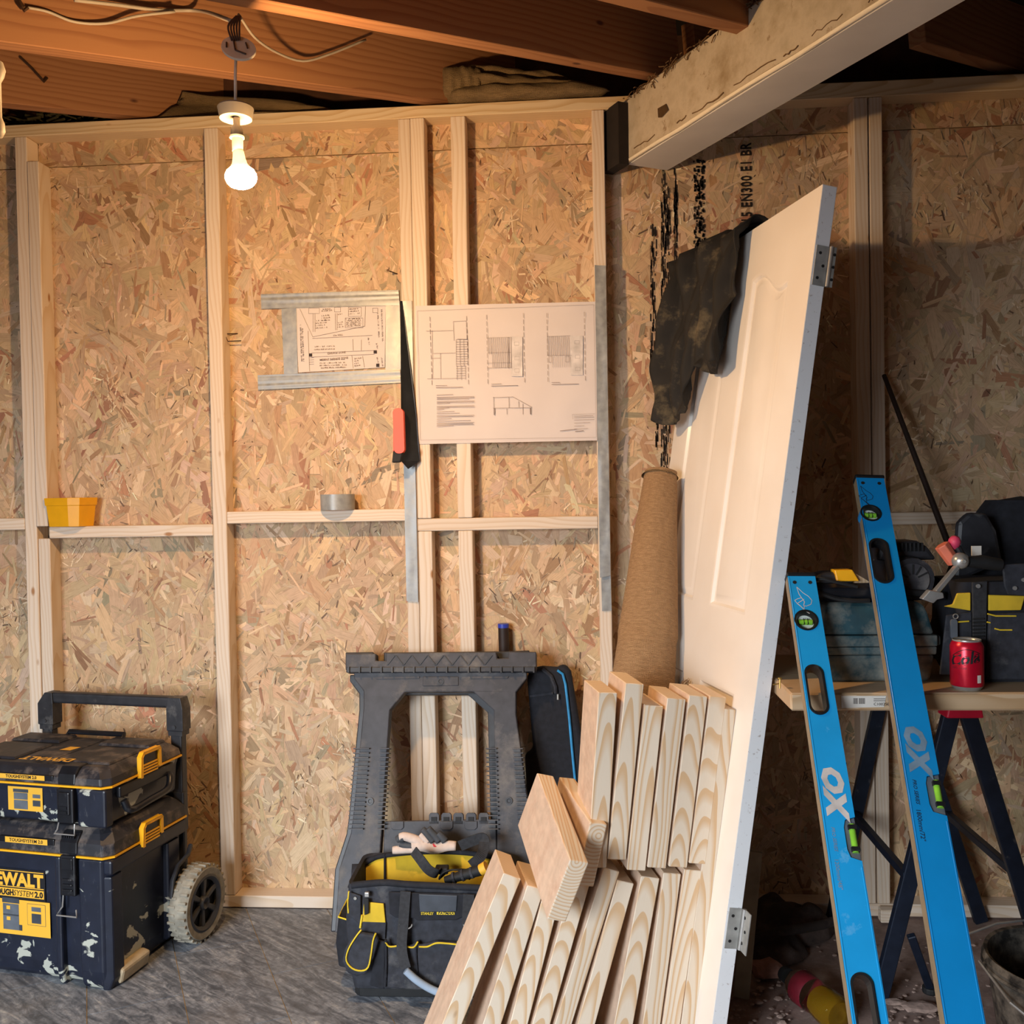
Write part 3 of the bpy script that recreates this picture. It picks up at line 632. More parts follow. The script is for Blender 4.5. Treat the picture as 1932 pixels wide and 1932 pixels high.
def f(mb):
    y=-.0092
    for a,b in (((215,190),(420,635)),((420,635),(1245,465)),((1245,465),(1255,150)),((345,540),(370,1180)),((415,660),(1365,610)),((400,890),(1400,850)),((400,955),(1400,910)),((1040,930),(1060,1130)),((1210,940),(1240,1120)),((1055,670),(1060,850)),((1190,680),(1190,850)),((425,265),(425,555)),((455,265),(455,555)),((775,260),(780,530)),((805,260),(805,530))):
        pxline(mb,Zp(a),Zp(b),.0010,y)
    for x0,x1,y0,y1 in ((985,1190,165,310),(935,1215,335,490),(355,525,180,265),(765,860,165,240),(1370,1450,180,250)): pxpoly(mb,[Zp((x0,y0)),Zp((x1,y0)),Zp((x1,y1)),Zp((x0,y1))],.0008,True,y)
    for x0,y0,x1,n,dy in ((560,210,730,2,25),(560,310,700,3,38),(465,390,640,4,38),(820,290,910,1,30),(820,420,920,3,35),(1000,205,1160,3,38),(950,360,1200,5,28),(530,1010,980,1,30),(530,1060,960,3,38),(1080,990,1185,4,38),(440,800,800,2,45)):
        for i in range(n): scribble(mb,Zp((x0,y0+i*dy)),Zp((x1-rs.randint(0,40),y0+i*dy-12)),2.4,y)
    for x,y0,y1 in ((215,450,1010),(245,500,1030),(1500,200,700),(1440,260,640),(1430,960,1060),(1500,960,1100),(1290,650,780),(1420,740,830)): scribble(mb,Zp((x,y0)),Zp((x+20,y1)),2.6,y)
    for i in range(4): pxline(mb,Zp((365,965+i*35)),Zp((440,962+i*35)),.0008,y)
draw(sk,f,-.0092,M['ink'],'pen_drawing')
for (x,y) in ((385,922),(1410,873),(1450,1085)):
    def f(mb,x=x,y=y): q=[WY(*Zp(p),-.0094) for p in ((x-25,y-25),(x+25,y-25),(x+25,y+25),(x-25,y+25))]; mb.add(q,[(3,2,1,0)])
    draw(sk,f,-.0094,M['ink_dark'],'pen_block')
for p,s_,z_ in (((650,915),'GARAGE ZONE',.0085),((740,625),'3.5m WALL',.0065),((530,1015),'MIDDLE GARAGE ZONE',.0085)):
    def f(mb,p=p,s_=s_,z_=z_): a=WY(*Zp(p),-.0094); text_mb(mb,s_,z_,Matrix.Translation((a.x,-.0094,a.z))@RX(PI/2)@RZ(.05),.0001)
    draw(sk,f,-.0094,M['ink'],'pen_words')
slabY([(492,555),(752,547),(754,576),(493,583)],-.0105,.0005,M['tape'],'duct_tape_strip','upper horizontal duct tape strip over the sketch sheet','tape',wrink=.0014,seed=1)
slabY([(486,708),(755,696),(756,722),(487,736)],-.0105,.0005,M['tape'],'duct_tape_strip','lower horizontal duct tape strip under the sketch sheet','tape',wrink=.0014,seed=2)
slabY([(531,583),(559,580),(562,709),(536,712)],-.0092,.0005,M['tape'],'duct_tape_strip','vertical duct tape strip at the left of the sketch sheet','tape',wrink=.0012,seed=3)
slabY([(728,570),(754,568),(757,698),(727,700)],-.0092,.0005,M['tape'],'duct_tape_strip','vertical duct tape strip at the right of the sketch sheet','tape',wrink=.0012,seed=4)
# construction plan
PY=FY-.0055
pn=slabY([(784,577),(1124,569),(1127,831),(789,838)],PY,.0005,M['paper'],'building_plan','large printed building plan sheet taped across the studs','paper',wrink=.004,seed=9,n=26)
def Pp(p): return (740+p[0]*.22774,520+p[1]*.22769)
PL=PY-.0046
def pz(mb,a,b,w_=.0008): pxline(mb,Pp(a),Pp(b),w_,PL)
def pr(mb,x0,x1,y0,y1,w_=.0007): pxpoly(mb,[Pp((x0,y0)),Pp((x1,y0)),Pp((x1,y1)),Pp((x0,y1))],w_,True,PL)
def f(mb):
    for xa,xb,ya,yb in ((310,330,340,920),(615,632,335,915),(780,792,325,910),(1085,1097,310,900),(1280,1290,310,895),(1590,1600,300,885)):
        n=11
        for i in range(n):
            t=i/n; pz(mb,(xa+(xb-xa)*t,ya+(yb-ya)*t),(xa+(xb-xa)*(t+.065),ya+(yb-ya)*(t+.065)),.0011)
    for a,b in (((280,460),(505,455)),((505,380),(512,540)),((505,380),(612,375)),((612,375),(618,530)),((330,455),(335,850)),((340,645),(525,640)),((398,645),(402,850)),((330,685),(398,683)),((290,855),(540,850)),((540,525),(622,527))): pz(mb,a,b,.0008)
    for i in range(17): pz(mb,(530,530+i*20),(625 if i<11 else 607,528+i*20),.0009)
    for x in (528,560,592,625): pz(mb,(x,530),(x+2,745),.0008)
    for x in (535,570,605): pz(mb,(x,745),(x+1,862),.0008)
    for i in range(12): pz(mb,(790+i*17,515),(800+i*17,765 if i>1 else 650),.001)
    for y in (515,640,725,765): pz(mb,(785,y),(985,y-5),.0007)
    for x in (960,988): pz(mb,(x,510),(x+3,770),.0012)
    for i in range(12): pz(mb,(1285+i*16,505),(1288+i*16,662),.001)
    for i in range(10): pz(mb,(1325+i*17,668),(1327+i*17,760),.0006)
    pr(mb,1297,1320,668,718); pr(mb,1435,1465,668,715); pz(mb,(1283,662),(1490,660)); pz(mb,(1285,505),(1475,498))
    for x,y in ((1012,550),(1015,670),(1015,772),(1512,538),(1517,658),(1518,760)): pr(mb,x,x+38,y,y+28,.0005)
    for a,b,w_ in (((360,912),(455,910),.0011),((362,928),(585,924),.0014),((820,900),(905,896),.0011),((820,915),(1042,910),.0014),((1320,886),(1388,884),.0011),((1320,902),(1545,898),.0014)): pz(mb,a,b,w_)
    for a,b in (((835,1010),(1000,1005)),((1000,1005),(1155,1090)),((835,1098),(1155,1095)),((838,1005),(842,1155)),((965,1008),(968,1095)),((1048,1040),(1050,1092)),((1082,1060),(1083,1150)),((1150,1095),(1152,1150)),((948,1100),(950,1150))): pz(mb,a,b,.0010)
    pz(mb,(1143,1095),(1145,1150),.002); pz(mb,(846,1098),(847,1155),.0018)
    pxpoly(mb,[Pp((205,292)),Pp((1668,240)),Pp((1690,1340)),Pp((232,1362))],.0005,True,PL)
    for y0,n in ((990,1),(1008,3),(1044,3),(1084,3),(1112,1),(1130,1),(1145,1),(1163,2),(1190,1),(1206,1),(1222,2),(1240,2)):
        for i in range(n): pz(mb,(368,y0+i*9),(rs.randint(430,690) if i==n-1 else 680,y0+i*9-6),.0011)
    pxpoly(mb,[Pp((1680,1145)),Pp((1492,1150)),Pp((1495,1190))],.0005,False,PL)
    for y0,x1 in ((1165,1665),(1178,1672),(1197,1675),(1222,1640),(1248,1590),(1272,1620)): pz(mb,(1508,y0),(x1,y0-5),.0009)
    pz(mb,(1390,1287),(1530,1272),.0016); pz(mb,(1515,1292),(1585,1285),.0018)
draw(pn,f,PL,M['ink'],'plan_linework')
for x0,x1,y0,y1 in ((985,1080,505,835),(1475,1580,498,825)):
    def f(mb,x0=x0,x1=x1,y0=y0,y1=y1): q=[WY(*Pp(p),PL) for p in ((x0,y0),(x1,y0),(x1,y1),(x0,y1))]; mb.add(q,[(3,2,1,0)])
    draw(pn,f,PL+.0003,M['ink_grey'],'plan_grey_wash')
TY=FY-.0125
slabY([(755,568),(777,567),(789,1136),(767,1134)],FY-.005,.0006,M['tape'],'duct_tape_strip','long duct tape strip down the stud behind the hand saw','tape',wrink=.0016,seed=5,n=40)
slabY([(1122,500),(1143,501),(1152,1086),(1132,1090)],TY,.0006,M['tape'],'duct_tape_strip','long duct tape strip along the right edge of the plan','tape',wrink=.0018,seed=6,n=40)
slabY([(1134,1082),(1152,1082),(1154,1152),(1136,1153)],FY-.004,.0006,M['tape'],'duct_tape_strip','short duct tape piece low on the right stud','tape',wrink=.0012,seed=7)
# nails and the bent wire
mb=MB(); a=WY(735,514,-.03); b=WY(753,517,-.0); mb.tube([Vector((a.x,-.055,a.z)),Vector((b.x,.01,b.z))],.0018,6); mb.lathe([(0,0),(.004,0),(.004,.001),(0,.001)],10,T(a.x,-.056,a.z)@RX(PI/2)); solo('nail',mb,M['nail'],'thin dark nail sticking out above the hand saw','nail',(a.x,-.05,a.z))
mb=MB(); pts=[(423,633),(426,630),(452,629),(452,643),(455,643)]; q=[WY(424,630,-.012),WY(429,644,-.045),WY(455,643,-.045)]
mb.tube([Vector((WY(452,629,0).x,.004,WY(452,629,0).z)),WY(424,630,-.03),WY(430,644,-.04),WY(455,643,-.04)],.0018,6); solo('bent_nail',mb,M['nail'],'bent wire nail by the stud left of the sketch','nail',WY(440,636,-.02))
# hand saw hanging on the nail: blade edge-on towards the camera, handle below
sawt=thing('hand_saw','hand saw with orange handle hanging by its blade tip','saw',WY(757,800,-.085))
a0=WY(752,515,-.070); a1=WY(757,568,-.072)
p_top=WY(756,566,-.069); p_b1=WY(757,800,-.150); p_b2=WY(783,845,-.075)
mb=MB()
def tri_slab(mb,pts,th=.0011):
    n=(pts[1]-pts[0]).cross(pts[2]-pts[0]).normalized()*th/2; k=len(pts)
    mb.add([p+n for p in pts]+[p-n for p in pts],[tuple(range(k)),tuple(range(2*k-1,k-1,-1))]+[(i,k+i,k+(i+1)%k,(i+1)%k) for i in range(k)])
A=WY(755,568,-.075);B=WY(759,568,-.072);Cc=WY(789,838,-.078);D=WY(792,870,-.080);E_=WY(757,870,-.125);Fq=WY(757,790,-.12)
tri_slab(mb,[A,B,WY(775,690,-.075),WY(785,780,-.078),Cc,D,WY(770,885,-.1),E_,Fq,WY(756,680,-.095)]); mb.build('blade',M['blade'],sawt,world=True)
hx=WY(752,800,-.135); 
Hm=frame(WY(753,818,-.135),(WY(770,818,-.135)-WY(740,818,-.135)),(0,0,1))
mb=MB(); mb.plate(rrect(-.015,.017,-.060,.075,.014,6),[],-.012,.012,Hm@RZ(math.radians(2))); mb.build('handle',M['orange'],sawt,world=True,bevel=.005,smooth=50)
mb=MB(); mb.plate(rrect(-.020,-.004,-.078,.02,.006),[],-.02,-.010,Hm); mb.build('handle_side',M['orange'],sawt,world=True,bevel=.003)
mb=MB(); mb.plate([(-.020,-.088),(.006,-.086),(.014,-.052),(-.016,-.05)],[],-.010,.010,Hm); mb.build('handle_grip',M['rubber'],sawt,world=True,bevel=.004)
# duct tape roll on the noggin
tz=1.2415; p=WY(640,950,-.040)
mb=MB(); prof=[(.048,0),(.0525,.0),(.0525,.048),(.048,.048)]; seg=40; tr=thing('duct_tape_roll','grey duct tape roll lying flat on the middle noggin','tape roll',(p.x,-.0575,tz))
mb.lathe([(.0385,0),(.0525,0),(.0525,.048),(.0385,.048),(.0385,0)],44,None,cap=False); mb.build('tape_winding',M['tape'],tr,smooth=40)
mb=MB(); mb.lathe([(.0365,.001),(.0384,.001),(.0384,.047),(.0365,.047),(.0365,.001)],44,None,cap=False); mb.build('cardboard_core',M['board'],tr,smooth=40)
# yellow tub on the left noggin
p=WY(137,994,-.05); tub=thing('yellow_tub','small yellow plastic tub standing on the left noggin','tub',(p.x,-.050,1.2035),M=T(p.x,-.056,1.2035)@RZ(math.radians(-16)))
def ring(x,y,z,c=.0): return [(-x,-y,z),(x*.45,-y,z),(x,-y+c,z),(x,y,z),(-x,y,z)]
def loft(mb,rings,cap0=True,cap1=True,M=None):
    n=len(rings[0]); vs=[p for r in rings for p in r]; fs=[]
    for i in range(len(rings)-1):
        for k in range(n): fs.append((i*n+k,i*n+(k+1)%n,(i+1)*n+(k+1)%n,(i+1)*n+k))
    if cap0: fs.append(tuple(range(n-1,-1,-1)))
    if cap1: fs.append(tuple((len(rings)-1)*n+k for k in range(n)))
    mb.add(vs,fs,M)
mb=MB(); loft(mb,[ring(.054,.036,0,.012),ring(.060,.041,.066,.014),ring(.063,.043,.066,.014),ring(.065,.044,.090,.014),ring(.062,.041,.090,.014),ring(.052,.034,.004,.012)],True,True); mb.build('tub_body',M['amber'],tub,bevel=.0015)
# ================================================================ TOOL BOXES ON THE LEFT
CB=Vector((-1.237,-.576,0)); ex=Vector((.984,-.18,0)).normalized(); ey=Vector((.18,.984,0)).normalized()
BM=frame(CB,ex,ey); BI=BM.inverted()
def LF(px,py,y=0): return BI@WP(px,py,CB+ey*y,ey)           # on a front plane
def LS(px,py,x=0): return BI@WP(px,py,CB+ex*x,ex)           # on the right side plane
def FR(x,y,z): return T(x,y,z)@RX(PI/2)                      # flat things on the front, text plane
W_=.54
def splash_blobs(parent,mat,plane,n,seed,x0,x1,z0,z1,y):
    pass
lb=thing('wheeled_tool_box','large black wheeled tool box with pull handle, paint splashed, bottom of the stack','tool box',M=BM)
def part(mb,name,mat,par=None,**k): return mb.build(name,mat,par or lb,**k)
def outline(ins,yb=.34): # plan of the body with a chamfered front corner
    return [(-W_+.02+ins,ins),(-.022-ins,ins),(-ins,.022+ins),(-ins,yb-ins),(-W_+ins,yb-ins),(-W_+ins,.02+ins)]
mb=MB(); loft(mb,[[(x,y,z) for x,y in outline(i)] for i,z in ((.030,.004),(.020,.018),(.016,.05),(.012,.30),(.010,.345))]); part(mb,'body',M['box'],bevel=.004)
# front corner column, latch channel edges and side columns stand proud of the body
for x0,x1,nm in ((-.092,-.004,'corner_column'),(-.166,-.148,'rib'),(-.470,-.452,'rib'),(-W_,-W_+.09,'corner_column')):
    mb=MB(); loft(mb,[[(x0,-.004+i,z),(x1-(.018 if x1>-.01 else 0),-.004+i,z),(x1,.018+i,z),(x1,.05,z),(x0,.05,z)] for i,z in ((.014,.0),(.006,.014),(.0,.05),(.0,.344))]); part(mb,nm,M['box'],bevel=.005)
for y0,y1 in ((.0,.055),(.245,.31)):
    mb=MB(); loft(mb,[[(-.03,y0,z),(.002-i,y0+.004,z),(.002-i,y1-.004,z),(-.03,y1,z)] for i,z in ((.012,.0 if y0<.1 else .02),(.0,.03),(.0,.30))]); part(mb,'side_column',M['box'],bevel=.005)
mb=MB(); mb.box(-.02,.006,.0,.335,.305,.343); part(mb,'side_rim',M['box'],bevel=.006)
mb=MB(); mb.box(-.03,.001,.03,.15,.003,.045,T(0,0,0)@RY(.25)); part(mb,'scuffed_skid',M['grout'],bevel=.008)
mb=MB(); loft(mb,[[(x,y,.3455) for x,y in outline(-.003)],[(x,y,.3505) for x,y in outline(-.003)]]); part(mb,'yellow_seal',M['yellow'])
mb=MB(); loft(mb,[[(x,y,z) for x,y in outline(i)] for i,z in ((-.002,.3508),(.0,.382),(.018,.405),(.032,.418))]); lid=part(mb,'lid',M['box_top'],bevel=.004)
for x0,x1 in ((-.148,-.094),(-.452,-.398)):           # front latches
    mb=MB(); mb.box(x0+.004,x1-.004,-.010,.014,.245,.352); lt=part(mb,'latch',M['latch'],bevel=.004)
    mb=MB()
    mb.box(x0+.012,x1-.012,-.014,-.009,.258,.264)
    part(mb,'latch_rib',M['latch'],lt,bevel=.002); mb=MB(); mb.box(x0+.010,x1-.010,-.013,-.009,.315,.345); part(mb,'latch_pad',M['latch'],lt,bevel=.002)
    for z_ in (.272,.286): mb=MB(); mb.box(x0+.012,x1-.012,-.014,-.009,z_,z_+.006); part(mb,'latch_rib',M['latch'],lt,bevel=.002)
    mb=MB(); mb.tube([(x0+.010,-.006,.246),(x0+.008,-.008,.215),(x0-.004,-.016,.195),(x1+.004,-.016,.195),(x1-.004,-.008,.21)],.0022,6); part(mb,'wire_bail',M['steel'],lt)
    mb=MB(); loft(mb,[[(x0,-.006+i,z),(x1,-.006+i,z),(x1,.04,z),(x0,.04,z)] for i,z in ((.0,.354),(.002,.385),(.02,.410))]); hd=part(mb,'hinge_block',M['latch'],bevel=.004)
    mb=MB()
    for i in range(6): mb.box(x0+.006+i*.007,x0+.010+i*.007,-.004,.016,.396,.402)
    part(mb,'grip_teeth',M['latch'],hd)
def side_latch(par,y0,y1,z0,z1,x):
    mb=MB(); mb.plate([(y0,z0),(y0,z1-.012),(y0+.010,z1),(y1-.006,z1),(y1,z1-.008),(y1,z0+.012),(y1-.008,z0+.012),(y1-.008,z1-.008),(y0+.014,z1-.008),(y0+.008,z1-.014),(y0+.008,z0)],[],0,.012,T(x,0,0)@Matrix(((0,0,1,0),(1,0,0,0),(0,1,0,0),(0,0,0,1)))); o=part(mb,'side_latch',M['yellow'],par,bevel=.002)
    mb=MB(); mb.box(x-.002,x+.006,y0+.010,y1-.010,z0+.002,z1-.012); part(mb,'latch_panel',M['latch'],o)
    for i in range(4): mb=MB(); mb.box(x+.005,x+.009,y0+.014,y1-.012,z0+.004+i*.008,z0+.008+i*.008); part(mb,'latch_bar',M['yellow'],o)
side_latch(lb,.125,.215,.335,.398,.001)
# sticker block on the front
yF=.0095
def quadF(x0,x1,z0,z1,y): m_=MB(); m_.add([(x0,y,z0),(x1,y,z0),(x1,y,z1),(x0,y,z1)],[(0,1,2,3)]); return m_
def px2(p): q=LF(*p,yF); return q
a=px2((0,1692)); b=px2((83,1676)); xr=b.x; 
part(quadF(xr-.27,xr+.004,px2((40,1697)).z,px2((40,1640)).z,yF-.0005),'name_panel',M['sticker_dark'])
part(quadF(xr-.26,xr,px2((40,1692.5)).z,px2((40,1677)).z,yF-.001),'name_band',M['sticker'])
for yy in (1644,1674): part(quadF(xr-.26,xr,px2((40,yy)).z-.0012,px2((40,yy)).z+.0012,yF-.001),'name_line',M['sticker'])
zb=px2((40,1671)).z; hz=(px2((40,1648)).z-zb)
mb=MB(); text_mb(mb,'DEWALT',hz/.70,T(xr-.002,yF-.001,zb)@RX(PI/2),.0022,sx=.98,align='RIGHT'); part(mb,'brand_lettering',M['sticker'])
zb=px2((40,1690)).z; hz=(px2((40,1679.5)).z-zb)
mb=MB(); text_mb(mb,'2.0',hz/.70,T(xr-.003,yF-.0015,zb)@RX(PI/2),.0009,align='RIGHT'); text_mb(mb,'SYSTEM',hz/.70,T(xr-.034,yF-.0015,zb)@RX(PI/2),0,sx=.86,align='RIGHT',shear=.2); text_mb(mb,'TOUGH',hz/.70,T(xr-.096,yF-.0015,zb)@RX(PI/2),.001,sx=.86,align='RIGHT'); part(mb,'series_lettering',M['sticker_dark'])
x1=px2((95,1730)).x; z1=px2((50,1699)).z; z0=px2((50,1765)).z
part(quadF(x1-.24,x1,z0,z1,yF-.0008),'picture_sticker',M['sticker'])
def pic(x0,z0,s,par):
    for (a,b,c,d,mt) in ((0,.052,0,.040,'sticker_grey'),(0,.052,.042,.072,'sticker_grey'),(-.002,.054,.074,.088,'sticker_grey2'),(.012,.024,.026,.036,'sticker'),(.012,.024,.056,.066,'sticker'),(.052,.062,0,.016,'sticker_grey2'),(.0,.052,.039,.043,'sticker_grey2')):
        part(quadF(x0+a*s,x0+b*s,z0+c*s,z0+d*s,yF-.0013 if mt!='sticker' else yF-.0017),'picture_shape',M[mt],par)
pic(x1-.150,z0+.012,.98,lb)
part(quadF(x1-.072,x1-.014,z0+.030,z0+.088,yF-.0012),'picture_frame',M['sticker_grey2']); part(quadF(x1-.071,x1-.015,z0+.031,z0+.087,yF-.00135),'picture_inset',M['sticker'])
part(quadF(x1-.058,x1-.028,z0+.068,z0+.080,yF-.0016),'picture_shape',M['sticker_grey']); part(quadF(x1-.058,x1-.028,z0+.036,z0+.062,yF-.0016),'picture_shape',M['sticker_grey2'])
mb=MB(); mb.box(-W_+.2,-.166,-.003,.03,.372,.388); part(mb,'label_holder',M['latch'],bevel=.002)
part(quadF(-W_+.22,-.186,.372,.387,-.0036),'lid_label',M['sticker']); mb=MB(); text_mb(mb,'TOUGHSYSTEM 2.0',.0125,T(-.20,-.0042,.3755)@RX(PI/2),.0002,align='RIGHT'); part(mb,'lid_lettering',M['sticker_dark'])
# wheels
def wheel(x):
    Mw=T(x,.315,.108)@RY(PI/2)
    mb=MB(); mb.lathe([(.078,-.028),(.098,-.030),(.107,-.020),(.108,0),(.107,.020),(.098,.030),(.078,.028),(.078,-.028)],48,Mw,cap=False); ty=part(mb,'tyre',M['tyre'],smooth=40)
    mb=MB()
    for i in range(30):
        a=2*PI*i/30
        for sd in (-1,1): mb.box(-.0035,.0035,.102,.1095,(.004 if sd>0 else -.028),(.028 if sd>0 else -.004),Mw@RZ(a+sd*.05)@Matrix.Shear('XY',4,(0,0)))
    o=part(mb,'tread_blocks',M['tyre'],ty,bevel=.001); o['kind']='stuff'
    mb=MB(); mb.lathe([(.066,.018),(.078,.026),(.080,.029),(.074,.031),(.064,.022),(.066,.018)],40,Mw,cap=False); mb.lathe([(.0,.02),(.016,.03),(.020,.026),(.022,.012),(0,.012)],20,Mw,cap=False)
    hb=part(mb,'hub',M['hub'],smooth=40)
    for i in range(6):
        mb=MB(); a=2*PI*i/6
        mb.hexa([(.016,-.010,.012),(.070,-.017,.012),(.070,.006,.012),(.016,.004,.012)],[(.016,-.008,.022),(.070,-.015,.024),(.070,.002,.024),(.016,.002,.022)],Mw@RZ(a)); part(mb,'spoke',M['hub'],hb,bevel=.002)
    mb=MB(); mb.lathe([(0,.004),(.074,.004),(.074,.010),(0,.010)],32,Mw); part(mb,'hub_back',M['rubber'],hb)
wheel(.050); wheel(-W_-.045)
for x in (.012,-W_-.012):
    mb=MB(); mb.tube([(x+.006,.335,.265),(x+.010,.315,.245),(x+.012,.262,.232),(x+.012,.235,.20),(x+.012,.225,.155)],.012,8,flat=.55); part(mb,'wheel_guard',M['plastic'],smooth=60)
mb=MB(); mb.tube([(-W_-.045,.315,.108),(.045,.315,.108)],.008,10); part(mb,'axle',M['steel'])
# rear frame and pull handle
mb=MB(); mb.box(-W_+.02,-.002,.335,.352,.10,.42); part(mb,'rear_panel',M['plastic'],bevel=.004)
for x in (-.025,-.475):
    mb=MB(); mb.box(x-.017,x+.019,.337,.365,.30,.60); part(mb,'handle_post',M['plastic'],bevel=.004)
    mb=MB(); loft(mb,[[(x-.022,.334,z),(x+.024,.334,z),(x+.024,.372,z),(x-.022,.372,z)] for z in (.585,.60)]+[[(x-.026,.332,z),(x+.028,.332,z),(x+.028,.374,z),(x-.026,.374,z)] for z in (.601,.665)]+[[(x-.022+d,.334,.698),(x+.024-e,.334,.698),(x+.024-e,.372,.698),(x-.022+d,.372,.698)] for d,e in (((.0,.004) if x>-.1 else (.02,.0)),)]); hc=part(mb,'handle_corner',M['plastic'],bevel=.004)
    mb=MB(); mb.lathe([(0,0),(.006,0),(.006,.002),(0,.002)],14,T(x,.331,.612)@RX(PI/2)); part(mb,'screw',M['hub'],hc)
mb=MB(); mb.box(-.475,-.02,.338,.368,.665,.699); part(mb,'handle_bar',M['plastic'],bevel=.008,seg=3)
# ---- upper box
UM=BM@T(-.004,.004,.423); ub=thing('tool_box','flat black tool box with yellow latches stacked on the wheeled box','tool box',M=UM)
def part2(mb,name,mat,par=None,**k): return mb.build(name,mat,par or ub,**k)
W2=.525
def out2(i,yb=.325): return [(-W2+.02+i,i),(-.02-i,i),(-i,.02+i),(-i,yb-i),(-W2+i,yb-i),(-W2+i,.02+i)]
mb=MB(); loft(mb,[[(x,y,z) for x,y in out2(i)] for i,z in ((.03,.0),(.012,.010),(.008,.085),(.004,.105))]); part2(mb,'body',M['box'],bevel=.004)
mb=MB(); loft(mb,[[(x,y,.1055) for x,y in out2(-.003)],[(x,y,.1105) for x,y in out2(-.003)]]); part2(mb,'yellow_seal',M['yellow'])
mb=MB(); loft(mb,[[(x,y,z) for x,y in out2(i)] for i,z in ((-.002,.1108),(.002,.130),(.02,.148),(.03,.154))]); part2(mb,'lid',M['box_top'],bevel=.004)
for x0,x1,y0,y1,h in ((-.20,-.03,.05,.20,.160),(-.50,-.33,.05,.20,.160),(-.20,-.03,.22,.30,.162),(-.50,-.33,.22,.30,.162),(-.31,-.22,.08,.28,.157)):
    mb=MB(); loft(mb,[[(a,b,z) for a,b in ((x0+i,y0+i),(x1-i,y0+i),(x1-i,y1-i),(x0+i,y1-i))] for i,z in ((0,.1545),(.006,h))]); part2(mb,'lid_plateau',M['box_top'],bevel=.002)
mb=MB(); mb.tube([(-.36,.29,.155),(-.36,.30,.168),(-.17,.30,.168),(-.17,.29,.155)],.008,8); part2(mb,'lid_handle',M['latch'],smooth=60)
mb=MB(); mb.box(-.09,-.004,-.004,.03,.004,.104); mb2=part2(mb,'corner_column',M['box'],bevel=.006)
for x0,x1 in ((-.150,-.096),(-.43,-.376)):
    mb=MB(); mb.box(x0+.002,x1-.002,-.010,.012,.012,.104); lt=part2(mb,'latch',M['latch'],bevel=.004)
    mb=MB(); mb.box(x0+.010,x1-.010,-.015,-.008,.035,.096); part2(mb,'latch_pad',M['latch'],lt,bevel=.004)
    for z_ in (.040,.052): mb=MB(); mb.box(x0+.016,x1-.016,-.017,-.014,z_,z_+.007); part2(mb,'latch_rib',M['latch'],lt)
    mb=MB(); loft(mb,[[(x0,-.004+i,z),(x1,-.004+i,z),(x1,.05,z),(x0,.05,z)] for i,z in ((0,.112),(.004,.140),(.02,.158))]); part2(mb,'hinge_block',M['latch'],bevel=.004)
    mb=MB(); mb.tube([(x0+.006,-.008,.014),(x0+.004,-.012,-.004),(x0-.002,-.016,-.014),(x1+.006,-.016,-.014),(x1+.004,-.012,.014)],.002,6); part2(mb,'wire_bail',M['steel'],lt)
def side2(y0,y1,z0,z1,x):
    mb=MB(); mb.plate([(y0,z0),(y0,z1-.012),(y0+.010,z1),(y1-.006,z1),(y1,z1-.008),(y1,z0+.012),(y1-.008,z0+.012),(y1-.008,z1-.008),(y0+.014,z1-.008),(y0+.008,z1-.014),(y0+.008,z0)],[],0,.012,T(x,0,0)@Matrix(((0,0,1,0),(1,0,0,0),(0,1,0,0),(0,0,0,1)))); o=part2(mb,'side_latch',M['yellow'],bevel=.002)
    mb=MB(); mb.box(x-.002,x+.006,y0+.010,y1-.010,z0+.002,z1-.012); part2(mb,'latch_panel',M['latch'],o)
    for i in range(4): mb=MB(); mb.box(x+.005,x+.009,y0+.014,y1-.012,z0+.004+i*.008,z0+.008+i*.008); part2(mb,'latch_bar',M['yellow'],o)
side2(.125,.215,.100,.168,.001)
mb=MB(); mb.tube(bez([(.004,.06,.06),(.014,.075,.030),(.020,.15,.034),(.020,.23,.040),(.012,.255,.065),(.004,.262,.072)],20),.010,8); part2(mb,'side_handle',M['latch'],smooth=60)
mb=MB(); mb.box(-.01,.005,.045,.285,.07,.100); part2(mb,'side_rail',M['latch'],bevel=.004)
mb=MB(); mb.box(-.36,-.165,-.002,.02,.118,.133); part2(mb,'label_holder',M['latch'],bevel=.002)
def q2(x0,x1,z0,z1,y): m_=MB(); m_.add([(x0,y,z0),(x1,y,z0),(x1,y,z1),(x0,y,z1)],[(0,1,2,3)]); return m_
part2(q2(-.36,-.19,.119,.132,-.0026),'lid_label',M['sticker']); mb=MB(); text_mb(mb,'TOUGHSYSTEM 2.0',.0115,T(-.215,-.0032,.1222)@RX(PI/2),.0003,align='RIGHT'); part2(mb,'lid_lettering',M['sticker_dark'])
part2(q2(-.315,-.205,.032,.096,.0058),'picture_sticker',M['sticker'])
for a,b,c,d,mt in ((-.296,-.252,.036,.060,'sticker_grey'),(-.296,-.252,.062,.080,'sticker_grey'),(-.298,-.250,.081,.090,'sticker_grey2'),(-.236,-.212,.068,.078,'sticker_grey'),(-.236,-.212,.046,.062,'sticker_grey2')): part2(q2(a,b,c,d,.0052),'picture_shape',M[mt])
mb=MB(); text_mb(mb,'DEWALT',.040,T(-.145,.066,.1608)@RZ(PI),.0014); 
for i in range(len(mb.v)): pass
part2(mb,'lid_brand',M['sticker'])
mb=MB(); mb.add([(-.27,.15,.1575),(-.235,.15,.1575),(-.228,.185,.1575),(-.262,.185,.1575)],[(0,1,2,3)]); part2(mb,'lid_badge',M['sticker'])
